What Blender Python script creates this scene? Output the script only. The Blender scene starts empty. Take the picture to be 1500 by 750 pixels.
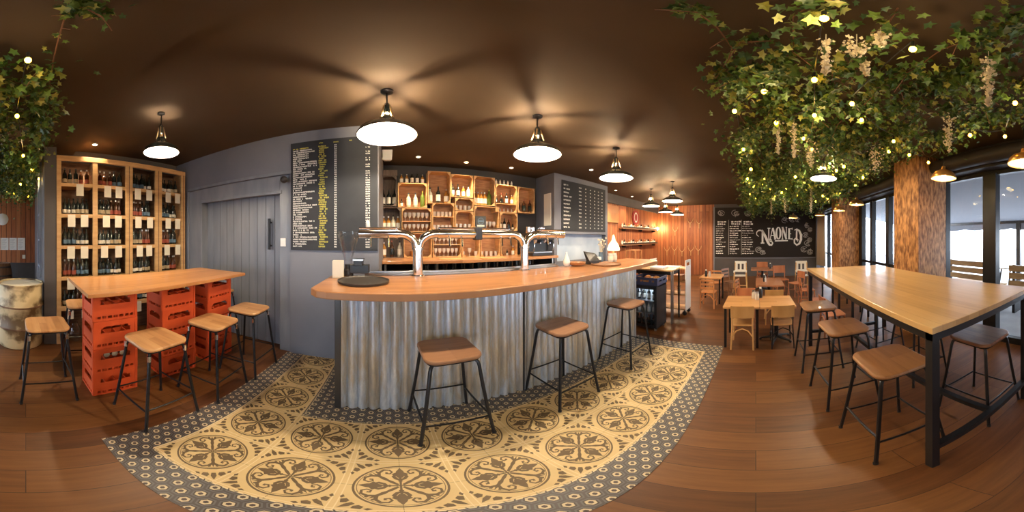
import bpy, math, random
from math import pi, sin, cos, tan, atan, atan2, hypot, radians
from mathutils import Vector, Matrix, noise
random.seed(11)
SC = bpy.context.scene
COL = SC.collection

# ---------- where things stand: surveyed from the photograph (camera 1.48 m up, x east along the bar, y north)
S_, X0_, Y0_, H_ = 340.4, 572.4, 348.6, 1.48
def at(px, py, z=None, Y=None, X=None, d=None):
    az = (px - X0_) / S_; lat = (Y0_ - py) / S_
    if z is not None: d = (z - H_) / tan(lat)
    elif Y is not None: d = Y / cos(az)
    elif X is not None: d = X / sin(az)
    return Vector((d * sin(az), d * cos(az), H_ + d * tan(lat)))

# ---------- mesh builder
class MB:
    def __init__(s): s.v = []; s.f = []; s.m = []; s.mi = 0
    def add(s, vs, fs):
        n = len(s.v); s.v += [tuple(v) for v in vs]
        s.f += [[i + n for i in f] for f in fs]; s.m += [s.mi] * len(fs); return s
    def box(s, x0, x1, y0, y1, z0, z1):
        v = [(x, y, z) for z in (z0, z1) for y in (y0, y1) for x in (x0, x1)]
        return s.add(v, [(0, 2, 3, 1), (4, 5, 7, 6), (0, 1, 5, 4), (2, 6, 7, 3), (0, 4, 6, 2), (1, 3, 7, 5)])
    def hexa(s, b, t):
        return s.add(list(b) + list(t), [(3, 2, 1, 0), (4, 5, 6, 7), (0, 1, 5, 4), (1, 2, 6, 5), (2, 3, 7, 6), (3, 0, 4, 7)])
    def bar(s, p, q, w, h=None, up=(0, 0, 1)):
        p = Vector(p); q = Vector(q); h = h or w; d = (q - p).normalized(); u = Vector(up)
        if abs(d.dot(u)) > .95: u = Vector((0, 1, 0))
        a = d.cross(u).normalized() * w / 2; b = a.cross(d).normalized() * h / 2
        c = [(-a - b), (a - b), (a + b), (-a + b)]
        return s.add([p + k for k in c] + [q + k for k in c], [(0, 1, 2, 3), (7, 6, 5, 4), (0, 4, 5, 1), (1, 5, 6, 2), (2, 6, 7, 3), (3, 7, 4, 0)])
    def tube(s, pts, r, n=8, closed=False):
        P = [Vector(p) for p in pts]; N = len(P); R = r if isinstance(r, (list, tuple)) else [r] * N
        T = []
        for i in range(N):
            a = P[i - 1] if (i > 0 or closed) else P[i]; b = P[(i + 1) % N] if (i < N - 1 or closed) else P[i]
            T.append((b - a).normalized())
        u = Vector((0, 0, 1)) if abs(T[0].z) < .9 else Vector((1, 0, 0))
        u = (u - T[0] * u.dot(T[0])).normalized(); V = []
        for i in range(N):
            u = (u - T[i] * u.dot(T[i])).normalized(); w = T[i].cross(u)
            for k in range(n):
                a = 2 * pi * k / n; V.append(P[i] + (u * cos(a) + w * sin(a)) * R[i])
        F = []
        for i in range(N if closed else N - 1):
            j = (i + 1) % N
            for k in range(n): F.append((i * n + k, i * n + (k + 1) % n, j * n + (k + 1) % n, j * n + k))
        if not closed: F += [tuple(range(n))[::-1], tuple((N - 1) * n + k for k in range(n))]
        return s.add(V, F)
    def lathe(s, prof, n=24, c=(0, 0, 0), cap=True):
        V = []; F = []; m = len(prof)
        for r, z in prof:
            for k in range(n): a = 2 * pi * k / n; V.append((c[0] + r * cos(a), c[1] + r * sin(a), c[2] + z))
        for i in range(m - 1):
            for k in range(n): F.append((i * n + k, i * n + (k + 1) % n, (i + 1) * n + (k + 1) % n, (i + 1) * n + k))
        if cap:
            if prof[0][0] > 1e-4: F.append(tuple(range(n))[::-1])
            if prof[-1][0] > 1e-4: F.append(tuple((m - 1) * n + k for k in range(n)))
        return s.add(V, F)
    def prism(s, poly, z0, z1):
        n = len(poly); V = [(p[0], p[1], z0) for p in poly] + [(p[0], p[1], z1) for p in poly]
        return s.add(V, [tuple(range(n))[::-1], tuple(range(n, 2 * n))] + [(k, (k + 1) % n, n + (k + 1) % n, n + k) for k in range(n)])
    def face(s, pts): return s.add(pts, [tuple(range(len(pts)))])
    def sphere(s, c, r, n=10, m=7, sq=(1, 1, 1)):
        V = []; F = []
        for i in range(m + 1):
            t = pi * i / m
            for k in range(n): a = 2 * pi * k / n; V.append((c[0] + r * sq[0] * sin(t) * cos(a), c[1] + r * sq[1] * sin(t) * sin(a), c[2] - r * sq[2] * cos(t)))
        for i in range(m):
            for k in range(n): F.append((i * n + k, i * n + (k + 1) % n, (i + 1) * n + (k + 1) % n, (i + 1) * n + k))
        return s.add(V, F)
    def build(s, name, mats, parent=None, smooth=False, bevel=0, label=None, loc=None, kind=None, ang=40):
        me = bpy.data.meshes.new(name); me.from_pydata(s.v, [], s.f); 
        for m in (mats if isinstance(mats, (list, tuple)) else [mats]): me.materials.append(m)
        me.polygons.foreach_set('material_index', s.m)
        if smooth:
            me.polygons.foreach_set('use_smooth', [True] * len(s.f)); me.update()
            me.set_sharp_from_angle(angle=radians(ang))
        me.update()
        o = bpy.data.objects.new(name, me); COL.objects.link(o)
        if parent: o.parent = parent
        if loc is not None: o.location = loc
        if bevel:
            b = o.modifiers.new('bevel', 'BEVEL'); b.width = bevel; b.segments = 2; b.limit_method = 'ANGLE'
        if label: o['label'] = label
        if kind: o['kind'] = kind
        return o

def tag(o, label=None, cat=None, group=None, kind=None):
    if label: o['label'] = label
    if cat: o['category'] = cat
    if group: o['group'] = group
    if kind: o['kind'] = kind
    return o
def thing(name, label, cat, loc=(0, 0, 0), rz=0, group=None):
    o = bpy.data.objects.new(name, None); COL.objects.link(o); o.empty_display_size = .1
    o.location = loc; o.rotation_euler = (0, 0, rz); return tag(o, label, cat, group)
def dup(root, loc, rz=0, label=None, group=None, scale=None):
    kids = [(c, list(c.children)) for c in root.children]
    r = root.copy(); COL.objects.link(r); r.location = loc; r.rotation_euler = (0, 0, rz)
    if scale: r.scale = scale
    if label: r['label'] = label
    if group: r['group'] = group
    for c, gs in kids:
        d = c.copy(); COL.objects.link(d); d.parent = r
        for g in gs: e = g.copy(); COL.objects.link(e); e.parent = d
    return r
class Proto:
    """first use moves the prototype itself, later uses copy it"""
    def __init__(s, root): s.r = root; s.used = False
    def put(s, loc, rz=0, label=None, group=None, scale=None):
        if not s.used:
            s.used = True; s.r.location = loc; s.r.rotation_euler = (0, 0, rz)
            if scale: s.r.scale = scale
            if label: s.r['label'] = label
            if group: s.r['group'] = group
            return s.r
        return dup(s.r, loc, rz, label, group, scale)
def struct(name, mb, m, **k): return mb.build(name, m, kind='structure', **k)

# ---------- materials
def newmat(name):
    m = bpy.data.materials.new(name); m.use_nodes = True; nt = m.node_tree
    return m, nt, nt.nodes['Principled BSDF']
def mat(name, col, rough=.5, metal=0., c2=None, scale=8., detail=4., bump=0., coat=0., spec=.5, stretch=(1, 1, 1), trans=0., emit=None, es=0., coord='Object', lo=.35, hi=.65):
    m, nt, b = newmat(name); L = nt.links
    b.inputs['Base Color'].default_value = (*col, 1); b.inputs['Roughness'].default_value = rough
    b.inputs['Metallic'].default_value = metal; b.inputs['Coat Weight'].default_value = coat
    b.inputs['Specular IOR Level'].default_value = spec; b.inputs['Transmission Weight'].default_value = trans
    if emit: b.inputs['Emission Color'].default_value = (*emit, 1); b.inputs['Emission Strength'].default_value = es
    tc = nt.nodes.new('ShaderNodeTexCoord'); mp = nt.nodes.new('ShaderNodeMapping'); mp.inputs['Scale'].default_value = stretch
    L.new(tc.outputs[coord], mp.inputs[0])
    nz = nt.nodes.new('ShaderNodeTexNoise'); nz.inputs['Scale'].default_value = scale; nz.inputs['Detail'].default_value = detail
    L.new(mp.outputs[0], nz.inputs['Vector'])
    if c2:
        r = nt.nodes.new('ShaderNodeValToRGB'); r.color_ramp.elements[0].position = lo; r.color_ramp.elements[1].position = hi
        r.color_ramp.elements[0].color = (*col, 1); r.color_ramp.elements[1].color = (*c2, 1)
        L.new(nz.outputs[0], r.inputs[0]); L.new(r.outputs[0], b.inputs['Base Color'])
    if bump:
        bp = nt.nodes.new('ShaderNodeBump'); bp.inputs['Strength'].default_value = bump; bp.inputs['Distance'].default_value = .01
        L.new(nz.outputs[0], bp.inputs['Height']); L.new(bp.outputs[0], b.inputs['Normal'])
    return m
def planks(name, cols, w, length, along='X', rough=.45, groove=(.02, .01, .006), gs=.012, bump=.35, coat=0., grain=1., face=None):
    """boards: width w, length; along = axis of the boards in object space; face = the other axis across the boards"""
    m, nt, b = newmat(name); L = nt.links; N = nt.nodes
    tc = N.new('ShaderNodeTexCoord'); sp = N.new('ShaderNodeSeparateXYZ'); L.new(tc.outputs['Object'], sp.inputs[0])
    face = face or ('Y' if along == 'X' else 'X'); cb = N.new('ShaderNodeCombineXYZ')
    L.new(sp.outputs[along], cb.inputs[0]); L.new(sp.outputs[face], cb.inputs[1])
    br = N.new('ShaderNodeTexBrick'); br.inputs['Scale'].default_value = 1; br.inputs['Brick Width'].default_value = length
    br.inputs['Row Height'].default_value = w; br.inputs['Mortar Size'].default_value = gs * w; br.inputs['Mortar Smooth'].default_value = .3
    br.inputs['Color1'].default_value = (0, 0, 0, 1); br.inputs['Color2'].default_value = (1, 1, 1, 1); br.inputs['Mortar'].default_value = (.5, .5, .5, 1)
    br.offset = .37; L.new(cb.outputs[0], br.inputs['Vector'])
    mp = N.new('ShaderNodeMapping'); mp.inputs['Scale'].default_value = (2.2 * grain, 28 * grain, 1); L.new(cb.outputs[0], mp.inputs[0])
    ad = N.new('ShaderNodeVectorMath'); ad.operation = 'ADD'; L.new(mp.outputs[0], ad.inputs[0])
    sc = N.new('ShaderNodeVectorMath'); sc.operation = 'SCALE'; sc.inputs['Scale'].default_value = 7; L.new(br.outputs['Color'], sc.inputs[0]); L.new(sc.outputs[0], ad.inputs[1])
    nz = N.new('ShaderNodeTexNoise'); nz.inputs['Scale'].default_value = 1; nz.inputs['Detail'].default_value = 5; nz.inputs['Roughness'].default_value = .65
    L.new(ad.outputs[0], nz.inputs['Vector'])
    mx = N.new('ShaderNodeMath'); mx.operation = 'MULTIPLY_ADD'; mx.inputs[1].default_value = .38
    bw = N.new('ShaderNodeRGBToBW'); L.new(br.outputs['Color'], bw.inputs[0]); L.new(bw.outputs[0], mx.inputs[0])
    s2 = N.new('ShaderNodeMath'); s2.operation = 'MULTIPLY'; s2.inputs[1].default_value = .72; L.new(nz.outputs[0], s2.inputs[0]); L.new(s2.outputs[0], mx.inputs[2])
    r = N.new('ShaderNodeValToRGB'); e = r.color_ramp.elements; e[0].position = .2; e[1].position = .85
    e[0].color = (*cols[0], 1); e[1].color = (*cols[-1], 1)
    if len(cols) > 2: k = e.new(.5); k.color = (*cols[1], 1)
    L.new(mx.outputs[0], r.inputs[0])
    mi = N.new('ShaderNodeMix'); mi.data_type = 'RGBA'; L.new(br.outputs['Fac'], mi.inputs[0]); L.new(r.outputs[0], mi.inputs[6]); mi.inputs[7].default_value = (*groove, 1)
    L.new(mi.outputs[2], b.inputs['Base Color']); b.inputs['Roughness'].default_value = rough; b.inputs['Coat Weight'].default_value = coat
    bp = N.new('ShaderNodeBump'); bp.inputs['Strength'].default_value = bump; bp.inputs['Distance'].default_value = .004
    sb = N.new('ShaderNodeMath'); sb.operation = 'SUBTRACT'; sb.inputs[0].default_value = 1; L.new(br.outputs['Fac'], sb.inputs[1])
    L.new(sb.outputs[0], bp.inputs['Height']); L.new(bp.outputs[0], b.inputs['Normal'])
    return m
def clearglass(name, tint=(.9, .95, 1), fac=.12, rough=.02):
    m = bpy.data.materials.new(name); m.use_nodes = True; nt = m.node_tree; nt.nodes.clear()
    o = nt.nodes.new('ShaderNodeOutputMaterial'); t = nt.nodes.new('ShaderNodeBsdfTransparent'); t.inputs[0].default_value = (*tint, 1)
    g = nt.nodes.new('ShaderNodeBsdfGlossy'); g.inputs['Roughness'].default_value = rough
    x = nt.nodes.new('ShaderNodeMixShader'); lw = nt.nodes.new('ShaderNodeLayerWeight'); lw.inputs[0].default_value = fac
    nt.links.new(lw.outputs['Facing'], x.inputs[0]); nt.links.new(t.outputs[0], x.inputs[1]); nt.links.new(g.outputs[0], x.inputs[2]); nt.links.new(x.outputs[0], o.inputs[0]); return m
def glow(name, col, s):
    m = bpy.data.materials.new(name); m.use_nodes = True; nt = m.node_tree; nt.nodes.clear()
    o = nt.nodes.new('ShaderNodeOutputMaterial'); e = nt.nodes.new('ShaderNodeEmission'); e.inputs[0].default_value = (*col, 1); e.inputs[1].default_value = s
    nt.links.new(e.outputs[0], o.inputs[0]); return m

M = {}
M['floor'] = planks('oak_floor_boards', [(.055, .018, .004), (.125, .045, .012), (.205, .085, .023)], .19, 1.7, 'Y', rough=.42, groove=(.045, .017, .007), gs=.012, bump=.1, coat=.0)
M['ceiling'] = mat('brown_ceiling_paint', (.070, .047, .029), .75, spec=.25, c2=(.080, .054, .034), scale=1.5, bump=.04)
M['grey_wall'] = mat('slate_blue_wall_paint', (.165, .175, .215), .5, c2=(.19, .2, .24), scale=2.5, bump=.03)
M['dark_wall'] = mat('dark_grey_wall_paint', (.075, .068, .07), .6, c2=(.085, .078, .08), scale=3)
M['black_wall'] = mat('near_black_wall_paint', (.03, .026, .026), .6)
M['door_paint'] = mat('blue_grey_door_paint', (.18, .20, .245), .38, c2=(.225, .25, .295), scale=3, stretch=(3, 3, .5))
M['groove'] = mat('dark_groove', (.03, .033, .04), .7)
M['plank_wall'] = planks('vertical_barn_boards', [(.14, .035, .012), (.36, .11, .036), (.52, .2, .075)], .13, 4., 'Z', face='Y', rough=.6, groove=(.05, .014, .006), gs=.06, grain=1.2)
M['plank_wall_x'] = planks('vertical_barn_boards_side', [(.14, .035, .012), (.34, .10, .032), (.50, .19, .07)], .13, 4., 'Z', face='X', rough=.6, groove=(.05, .014, .006), gs=.06, grain=1.2)
M['column_wood'] = mat('pressed_wood_cladding', (.17, .065, .022), .55, c2=(.62, .32, .13), scale=26, detail=10, bump=.5, stretch=(1, 1, .35), lo=.36, hi=.66)
M['bar_top'] = planks('varnished_oak_worktop', [(.30, .13, .048), (.44, .20, .08), (.55, .27, .115)], .05, .9, 'X', rough=.3, groove=(.3, .13, .05), gs=.01, bump=.03, coat=.3)
M['table_top'] = planks('light_oak_tabletop', [(.40, .23, .085), (.55, .34, .14), (.66, .43, .19)], .09, 1.6, 'X', rough=.33, groove=(.34, .2, .08), gs=.008, bump=.03, coat=.25, grain=.6)
M['crate_top'] = planks('honey_wood_tabletop', [(.40, .17, .055), (.55, .25, .09), (.66, .33, .13)], .12, 1.2, 'Y', rough=.35, groove=(.35, .14, .05), gs=.008, bump=.03, coat=.2)
M['seat_dark'] = planks('brown_plywood_seat', [(.16, .07, .03), (.26, .125, .06), (.33, .17, .085)], .4, 2, 'X', rough=.4, gs=0, bump=0, coat=.2)
M['seat_light'] = planks('golden_wood_seat', [(.33, .15, .055), (.52, .27, .11), (.64, .37, .17)], .06, 2, 'X', rough=.35, groove=(.4, .2, .08), gs=.01, bump=0, coat=.2)
M['seat_walnut'] = planks('streaky_walnut_seat', [(.10, .04, .02), (.24, .11, .055), (.34, .18, .1)], .06, 2, 'X', rough=.3, gs=.01, bump=0, coat=.3)
M['seat_mid'] = planks('warm_brown_seat', [(.20, .085, .03), (.33, .155, .06), (.44, .22, .09)], .4, 2, 'X', rough=.36, gs=0, bump=0, coat=.2)
M['pale_wood'] = mat('pale_crate_pine', (.52, .30, .12), .6, c2=(.66, .42, .19), scale=4, stretch=(1, 1, 6), lo=.3, hi=.7)
M['crate_wood'] = mat('wine_crate_pine', (.52, .28, .11), .6, c2=(.72, .45, .2), scale=5, stretch=(1, 1, 5), lo=.3, hi=.7)
M['crate_in'] = mat('inner_crate_board', (.34, .15, .06), .65, c2=(.5, .25, .11), scale=6, stretch=(1, 1, 5))
M['crate_dark'] = mat('dark_stained_crate', (.10, .07, .055), .65, c2=(.16, .115, .09), scale=6, stretch=(5, 1, 1))
M['orange_wood'] = mat('orange_beech', (.5, .2, .07), .45, c2=(.6, .27, .1), scale=5, stretch=(1, 1, .3), coat=.1)
M['yellow_wood'] = mat('yellow_beech', (.56, .3, .1), .45, c2=(.66, .38, .15), scale=5, stretch=(1, 1, .3), coat=.1)
M['red_wood'] = mat('reddish_beech', (.36, .12, .05), .45, c2=(.46, .17, .07), scale=5, stretch=(1, 1, .3))
M['black_metal'] = mat('black_steel', (.012, .012, .014), .38, .3)
M['dark_steel'] = mat('dark_brushed_steel', (.09, .085, .08), .35, .9)
M['chrome'] = mat('polished_chrome', (.86, .84, .82), .12, 1.)
M['steel'] = mat('brushed_steel', (.6, .6, .6), .3, 1.)
M['white'] = mat('white_paint', (.8, .8, .78), .4)
M['enamel'] = mat('white_shade_enamel', (.92, .9, .86), .4)
M['paper'] = mat('cream_card', (.80, .74, .60), .7)
M['paper_white'] = mat('white_paper', (.85, .84, .8), .7)
M['cream_tile'] = mat('cream_cement_tile', (.70, .52, .25), .5, c2=(.77, .59, .30), scale=5)
M['brown_ink'] = mat('brown_tile_ink', (.135, .088, .042), .55)
M['cream_line'] = mat('pale_tile_line', (.85, .70, .44), .5)
M['hex_bg'] = mat('slate_tile', (.075, .065, .066), .42)
M['hex_blue'] = mat('blue_grey_tile', (.13, .13, .14), .42)
M['hex_brown'] = mat('umber_tile', (.06, .042, .038), .42)
M['hex_cream'] = mat('cream_tile_ring', (.66, .56, .38), .42)
M['red_plastic'] = mat('red_crate_plastic', (.60, .075, .02), .42, c2=(.68, .10, .028), scale=3)
M['bottle_dark'] = mat('dark_glass', (.012, .016, .014), .08, spec=.8)
M['bottle_brown'] = mat('brown_glass', (.06, .02, .008), .1, spec=.8)
M['bottle_green'] = mat('green_glass', (.10, .16, .02), .1, spec=.8)
M['bottle_clear'] = mat('pale_spirit_glass', (.55, .52, .42), .1, spec=.8)
M['bottle_amber'] = mat('amber_spirit', (.45, .2, .04), .1, spec=.8)
M['label'] = mat('bottle_label', (.78, .74, .64), .6)
M['label_red'] = mat('red_label', (.32, .07, .04), .6)
M['label_yel'] = mat('yellow_label', (.7, .55, .1), .6)
M['label_blue'] = mat('blue_label', (.10, .17, .24), .6)
M['label_tan'] = mat('tan_label', (.42, .34, .22), .6)
M['board'] = mat('chalkboard', (.026, .030, .037), .65, c2=(.034, .038, .046), scale=4, spec=.25)
M['board_dark'] = mat('dark_chalkboard', (.020, .015, .013), .65, spec=.25)
M['chalk'] = mat('white_chalk', (.92, .92, .88), .8)
M['chalk_soft'] = mat('soft_grey_chalk', (.42, .41, .40), .8)
M['chalk_yel'] = mat('yellow_chalk', (.72, .66, .12), .8)
M['black_plastic'] = mat('black_plastic', (.02, .02, .022), .35)
M['pane'] = clearglass('window_pane_glass', (.93, .96, 1), .08)
M['hopper_glass'] = clearglass('clear_plastic_hopper', (.96, .97, .98), .12, .05)
M['glass'] = clearglass('drinking_glass', (.93, .94, .95), .45, .05)
M['leaf1'] = mat('ivy_leaf_green', (.045, .115, .014), .55, c2=(.11, .19, .03), scale=3)
M['leaf2'] = mat('ivy_leaf_dark', (.022, .065, .014), .55, c2=(.045, .10, .02), scale=3)
M['leaf3'] = mat('ivy_leaf_yellow', (.18, .21, .035), .5, c2=(.30, .30, .06), scale=3)
M['vine'] = mat('brown_vine', (.16, .07, .035), .7)
M['petal'] = mat('cream_blossom', (.72, .64, .48), .6)
M['bulb'] = glow('warm_bulb', (1, .52, .03), 18)
M['pbulb'] = glow('lamp_bulb', (1, .86, .6), 60)
M['spotglow'] = glow('downlight_lens', (1, .75, .45), 12)
M['copper'] = mat('gold_copper', (.62, .33, .12), .3, .7)
M['copper_in'] = mat('gold_shade_inside', (.85, .6, .3), .45)
# galvanised sheet
m, nt, b = newmat('galvanised_corrugated'); N = nt.nodes; L = nt.links
tc = N.new('ShaderNodeTexCoord'); mp = N.new('ShaderNodeMapping'); mp.inputs['Scale'].default_value = (5, 5, .8); L.new(tc.outputs['Object'], mp.inputs[0])
nz = N.new('ShaderNodeTexNoise'); nz.inputs['Scale'].default_value = 1.6; nz.inputs['Detail'].default_value = 9; nz.inputs['Roughness'].default_value = .72; L.new(mp.outputs[0], nz.inputs['Vector'])
r = N.new('ShaderNodeValToRGB'); e = r.color_ramp.elements; e[0].position = .33; e[1].position = .68; e[0].color = (.38, .37, .35, 1); e[1].color = (.93, .94, .95, 1)
k = e.new(.45); k.color = (.56, .49, .38, 1); k = e.new(.55); k.color = (.62, .66, .71, 1)
L.new(nz.outputs[0], r.inputs[0]); L.new(r.outputs[0], b.inputs['Base Color']); b.inputs['Metallic'].default_value = .7
rr = N.new('ShaderNodeMapRange'); rr.inputs[3].default_value = .42; rr.inputs[4].default_value = .24; L.new(nz.outputs[0], rr.inputs[0]); L.new(rr.outputs[0], b.inputs['Roughness'])
M['galv'] = m
# rusty cream drum
M['drum'] = mat('rusty_cream_drum', (.16, .10, .045), .5, c2=(.68, .55, .32), scale=4.2, detail=10, lo=.43, hi=.56)
# =====================================================================  THE ROOM
CZ, SZ = 2.80, 2.73          # high ceiling over the bar, slightly lower one over the dining side
XW, XE, YN, YS = -6.2, 8.95, 4.1, -2.72
b = MB(); b.box(XW - .1, XE + .1, YS - .05, YN + .1, -.1, 0); struct('floor', b, M['floor'])
b = MB(); b.box(XW - .1, XE + .1, .68, YN + .1, CZ, CZ + .1); b.box(XW - .1, XE + .1, YS - .3, .68, SZ, CZ + .1); struct('ceiling', b, M['ceiling'])

# tiled area in front of the bar -------------------------------------------------
T = .41; GX = -.989; GY = .609
def clip(poly, x0, x1, y0, y1):
    for ax, lim, sg in ((0, x0, 1), (0, x1, -1), (1, y0, 1), (1, y1, -1)):
        out = []
        for i in range(len(poly)):
            p, q = poly[i - 1], poly[i]; a = (p[ax] - lim) * sg; c = (q[ax] - lim) * sg
            if a >= 0: out.append(p)
            if (a < 0) != (c < 0): t = a / (a - c); out.append((p[0] + (q[0] - p[0]) * t, p[1] + (q[1] - p[1]) * t))
        # keep order: each edge p->q adds p then the crossing
        poly = out
        if len(poly) < 3: return []
    return poly
tile = MB()
def flat(poly, z, mi):
    if len(poly) >= 3:
        a = sum(poly[i - 1][0] * poly[i][1] - poly[i][0] * poly[i - 1][1] for i in range(len(poly)))
        if a < 0: poly = poly[::-1]
        tile.mi = mi; tile.face([(x, y, z) for x, y in poly])
def rect(x0, x1, y0, y1, z, mi): flat([(x0, y0), (x1, y0), (x1, y1), (x0, y1)], z, mi)
YWALL = 2.5
creams = [(GX, 2.71, GY, GY + 2 * T), (GX, GX + T, GY + 2 * T, YWALL)]
borders = [(GX - .205, 2.71 + .205, GY - .205, GY), (GX - .205, GX, GY, YWALL), (2.71, 2.915, GY, 1.76),
           (GX + T, 2.71, GY + 2 * T, 1.64), (GX + T, -.36, 1.64, YWALL)]
for r_ in creams: rect(*r_, .004, 0)
for (x0, x1, y0, y1) in borders:
    rect(x0, x1, y0, y1, .0035, 3); s = .0394; cw = 1.5 * .0395; rh = math.sqrt(3) * .0395
    i0 = int(math.floor((x0 + 1.2) / cw)) - 1; i1 = int((x1 + 1.2) / cw) + 2
    for i in range(i0, i1):
        for j in range(int((y0) / rh) - 1, int(y1 / rh) + 2):
            cx = -1.2 + i * cw; cy = j * rh + (rh / 2 if i % 2 else 0)
            if not (x0 - s < cx < x1 + s and y0 - s < cy < y1 + s): continue
            for k, (f, mi) in enumerate(((.86, 4), (.68, 5), (.52, 6), (.26, 5))):
                h = clip([(cx + s * f * cos(a * pi / 3), cy + s * f * sin(a * pi / 3)) for a in range(6)], x0, x1, y0, y1)
                flat(h, .0040 + k * .0004, mi)
# one big medallion motif per cell, drawn as inlaid strokes
def ribbon(pts, ws):
    L_, R_ = [], []
    for i, p in enumerate(pts):
        a = pts[max(i - 1, 0)]; c = pts[min(i + 1, len(pts) - 1)]; dx, dy = c[0] - a[0], c[1] - a[1]; l = hypot(dx, dy) or 1
        w = (ws[i] if isinstance(ws, list) else ws) / 2; L_.append((p[0] - dy / l * w, p[1] + dx / l * w)); R_.append((p[0] + dy / l * w, p[1] - dx / l * w))
    return [[L_[i], R_[i], R_[i + 1], L_[i + 1]] for i in range(len(pts) - 1)]
def ringp(r0, w, n=44):
    return [[(r0 * cos(a), r0 * sin(a)), ((r0 + w) * cos(a), (r0 + w) * sin(a)), ((r0 + w) * cos(c), (r0 + w) * sin(c)), (r0 * cos(c), r0 * sin(c))]
            for a, c in ((2 * pi * k / n, 2 * pi * (k + 1) / n) for k in range(n))]
def rot(polys, a): return [[(x * cos(a) - y * sin(a), x * sin(a) + y * cos(a)) for x, y in p] for p in polys]
def mirr(polys): return [[(y, x) for x, y in p] for p in polys]
motif = ringp(.82, .045) + ringp(.775, .014)
q = ribbon([(.05, .035), (.17, .15), (.29, .31), (.42, .41), (.56, .415), (.67, .33), (.675, .21), (.59, .155), (.51, .20), (.53, .27), (.58, .26)], [.035, .05, .065, .075, .072, .06, .05, .045, .045, .055, .06])
q += ribbon([(.24, .0), (.30, .08), (.40, .13), (.47, .10)], [.05, .075, .075, .05]) + [[(.40, .09), (.50, .17), (.56, .09), (.48, .04)]]
full = q + [[(x, -y) for x, y in p] for p in q]
full += [[(.0, -.018), (.36, -.026), (.36, .026), (.0, .018)], [(.34, -.045), (.46, -.10), (.62, -.075), (.77, 0), (.62, .075), (.46, .10), (.34, .045)], [(.20, -.05), (.26, 0), (.20, .05), (.14, 0)]]
for k in range(4): motif += rot(full, k * pi / 2)
drop = [[(.50, 0), (.62, -.032), (.775, 0), (.62, .032)], [(.66, .055), (.70, .12), (.76, .10), (.745, .05)], [(.66, -.055), (.70, -.12), (.76, -.10), (.745, -.05)]]
for k in range(4): motif += rot(drop, pi / 4 + k * pi / 2)
corner = [[(.70, .76), (.76, .70), (.86, .78), (.94, .94), (.78, .86)], [(.86, .56), (.95, .60), (.93, .74), (.84, .72), (.80, .64)], [(.56, .86), (.60, .95), (.74, .93), (.72, .84), (.64, .80)],
          [(.94, .42), (.985, .50), (.95, .56), (.90, .50)], [(.42, .94), (.50, .985), (.56, .95), (.50, .90)]]
for k in range(4): motif += rot(corner, k * pi / 2)
drawn = set()
cells = [(i, j) for i in range(9) for j in range(2)] + [(0, j) for j in (2, 3, 4)]
for i, j in cells:
    cx = GX + T * (i + .5); cy = GY + T * (j + .5); x0, x1, y0, y1 = GX + T * i, GX + T * (i + 1), GY + T * j, min(GY + T * (j + 1), YWALL)
    for k, p in enumerate(motif):
        pp = [(cx + x * T / 2 * .97, cy + y * T / 2 * .97) for x, y in p]
        if j == 4: pp = clip(pp, x0, x1, y0, y1)
        flat(pp, .0046 + k * 5e-6, 1)
    if j == 4: continue
    for a in (x0, x1):
        if ('x', round(a, 3), j) in drawn: continue
        drawn.add(('x', round(a, 3), j))
        for o_ in (-.011, .011): rect(max(a + o_ - .0022, GX), a + o_ + .0022, y0, y1, .0044, 2)
    for a in (y0, y1):
        if ('y', round(a, 3), i) in drawn: continue
        drawn.add(('y', round(a, 3), i))
        for o_ in (-.011, .011): rect(x0, x1, max(a + o_ - .0022, GY), a + o_ + .0022, .0043, 2)
    rect(cx - .0008, cx + .0008, y0, y1, .00421, 1); rect(x0, x1, cy - .0008, cy + .0008, .00424, 1)
struct('trim_1', tile, [M['cream_tile'], M['brown_ink'], M['cream_line'], M['hex_bg'], M['hex_blue'], M['hex_brown'], M['hex_cream']])
b = MB()
for (x0, x1, y0, y1) in creams + borders: b.box(x0, x1, y0, y1, .0002, .003)
struct('trim_2', b, M['hex_bg'])

# walls --------------------------------------------------------------------------
b = MB(); b.box(-3.4, -2.97, 2.5, 2.9, 0, CZ); b.box(-2.97, -1.16, 2.5, 2.9, 2.26, CZ); b.box(-1.16, -.13, 2.5, YN, 0, CZ); b.box(-2.97, -1.16, 2.7, 2.9, 0, 2.26)
struct('wall_back_left', b, M['grey_wall'])
dr = MB(); dr.mi = 0
dr.box(-2.97, -2.67, 2.53, 2.7, 0, 2.26); dr.box(-1.31, -1.16, 2.53, 2.7, 0, 2.26); dr.box(-2.67, -1.31, 2.53, 2.7, 2.04, 2.26)
dr.box(-3.0, -1.13, 2.485, 2.51, 2.26, 2.30); dr.box(-3.0, -2.965, 2.49, 2.53, 0, 2.26); dr.box(-2.70, -2.66, 2.515, 2.54, 0, 2.08); dr.box(-2.70, -1.28, 2.515, 2.54, 2.03, 2.07)
door = struct('door_1', dr, M['door_paint'], bevel=.004)
w_ = 1.36 / 10
for k in range(10):
    p = MB(); p.box(-2.67 + k * w_ + .003, -2.67 + (k + 1) * w_ - .003, 2.655, 2.69, .01, 2.04)
    p.build('door_board', M['door_paint'], door, bevel=.004)
p = MB(); p.box(-2.67, -1.31, 2.66, 2.665, .01, 2.04); p.build('door_backing', M['groove'], door)
p = MB(); p.bar((-1.5, 2.60, 1.33), (-1.5, 2.60, 1.73), .028); p.bar((-1.5, 2.60, 1.38), (-1.5, 2.66, 1.38), .02); p.bar((-1.5, 2.60, 1.68), (-1.5, 2.66, 1.68), .02)
p.build('door_handle', M['black_metal'], door)
b = MB(); b.box(-3.4, -3.3, .4, 2.5, 0, CZ); b.box(-6.2, -3.0, .24, .40, 0, CZ); struct('wall_left', b, M['dark_wall'])
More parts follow.
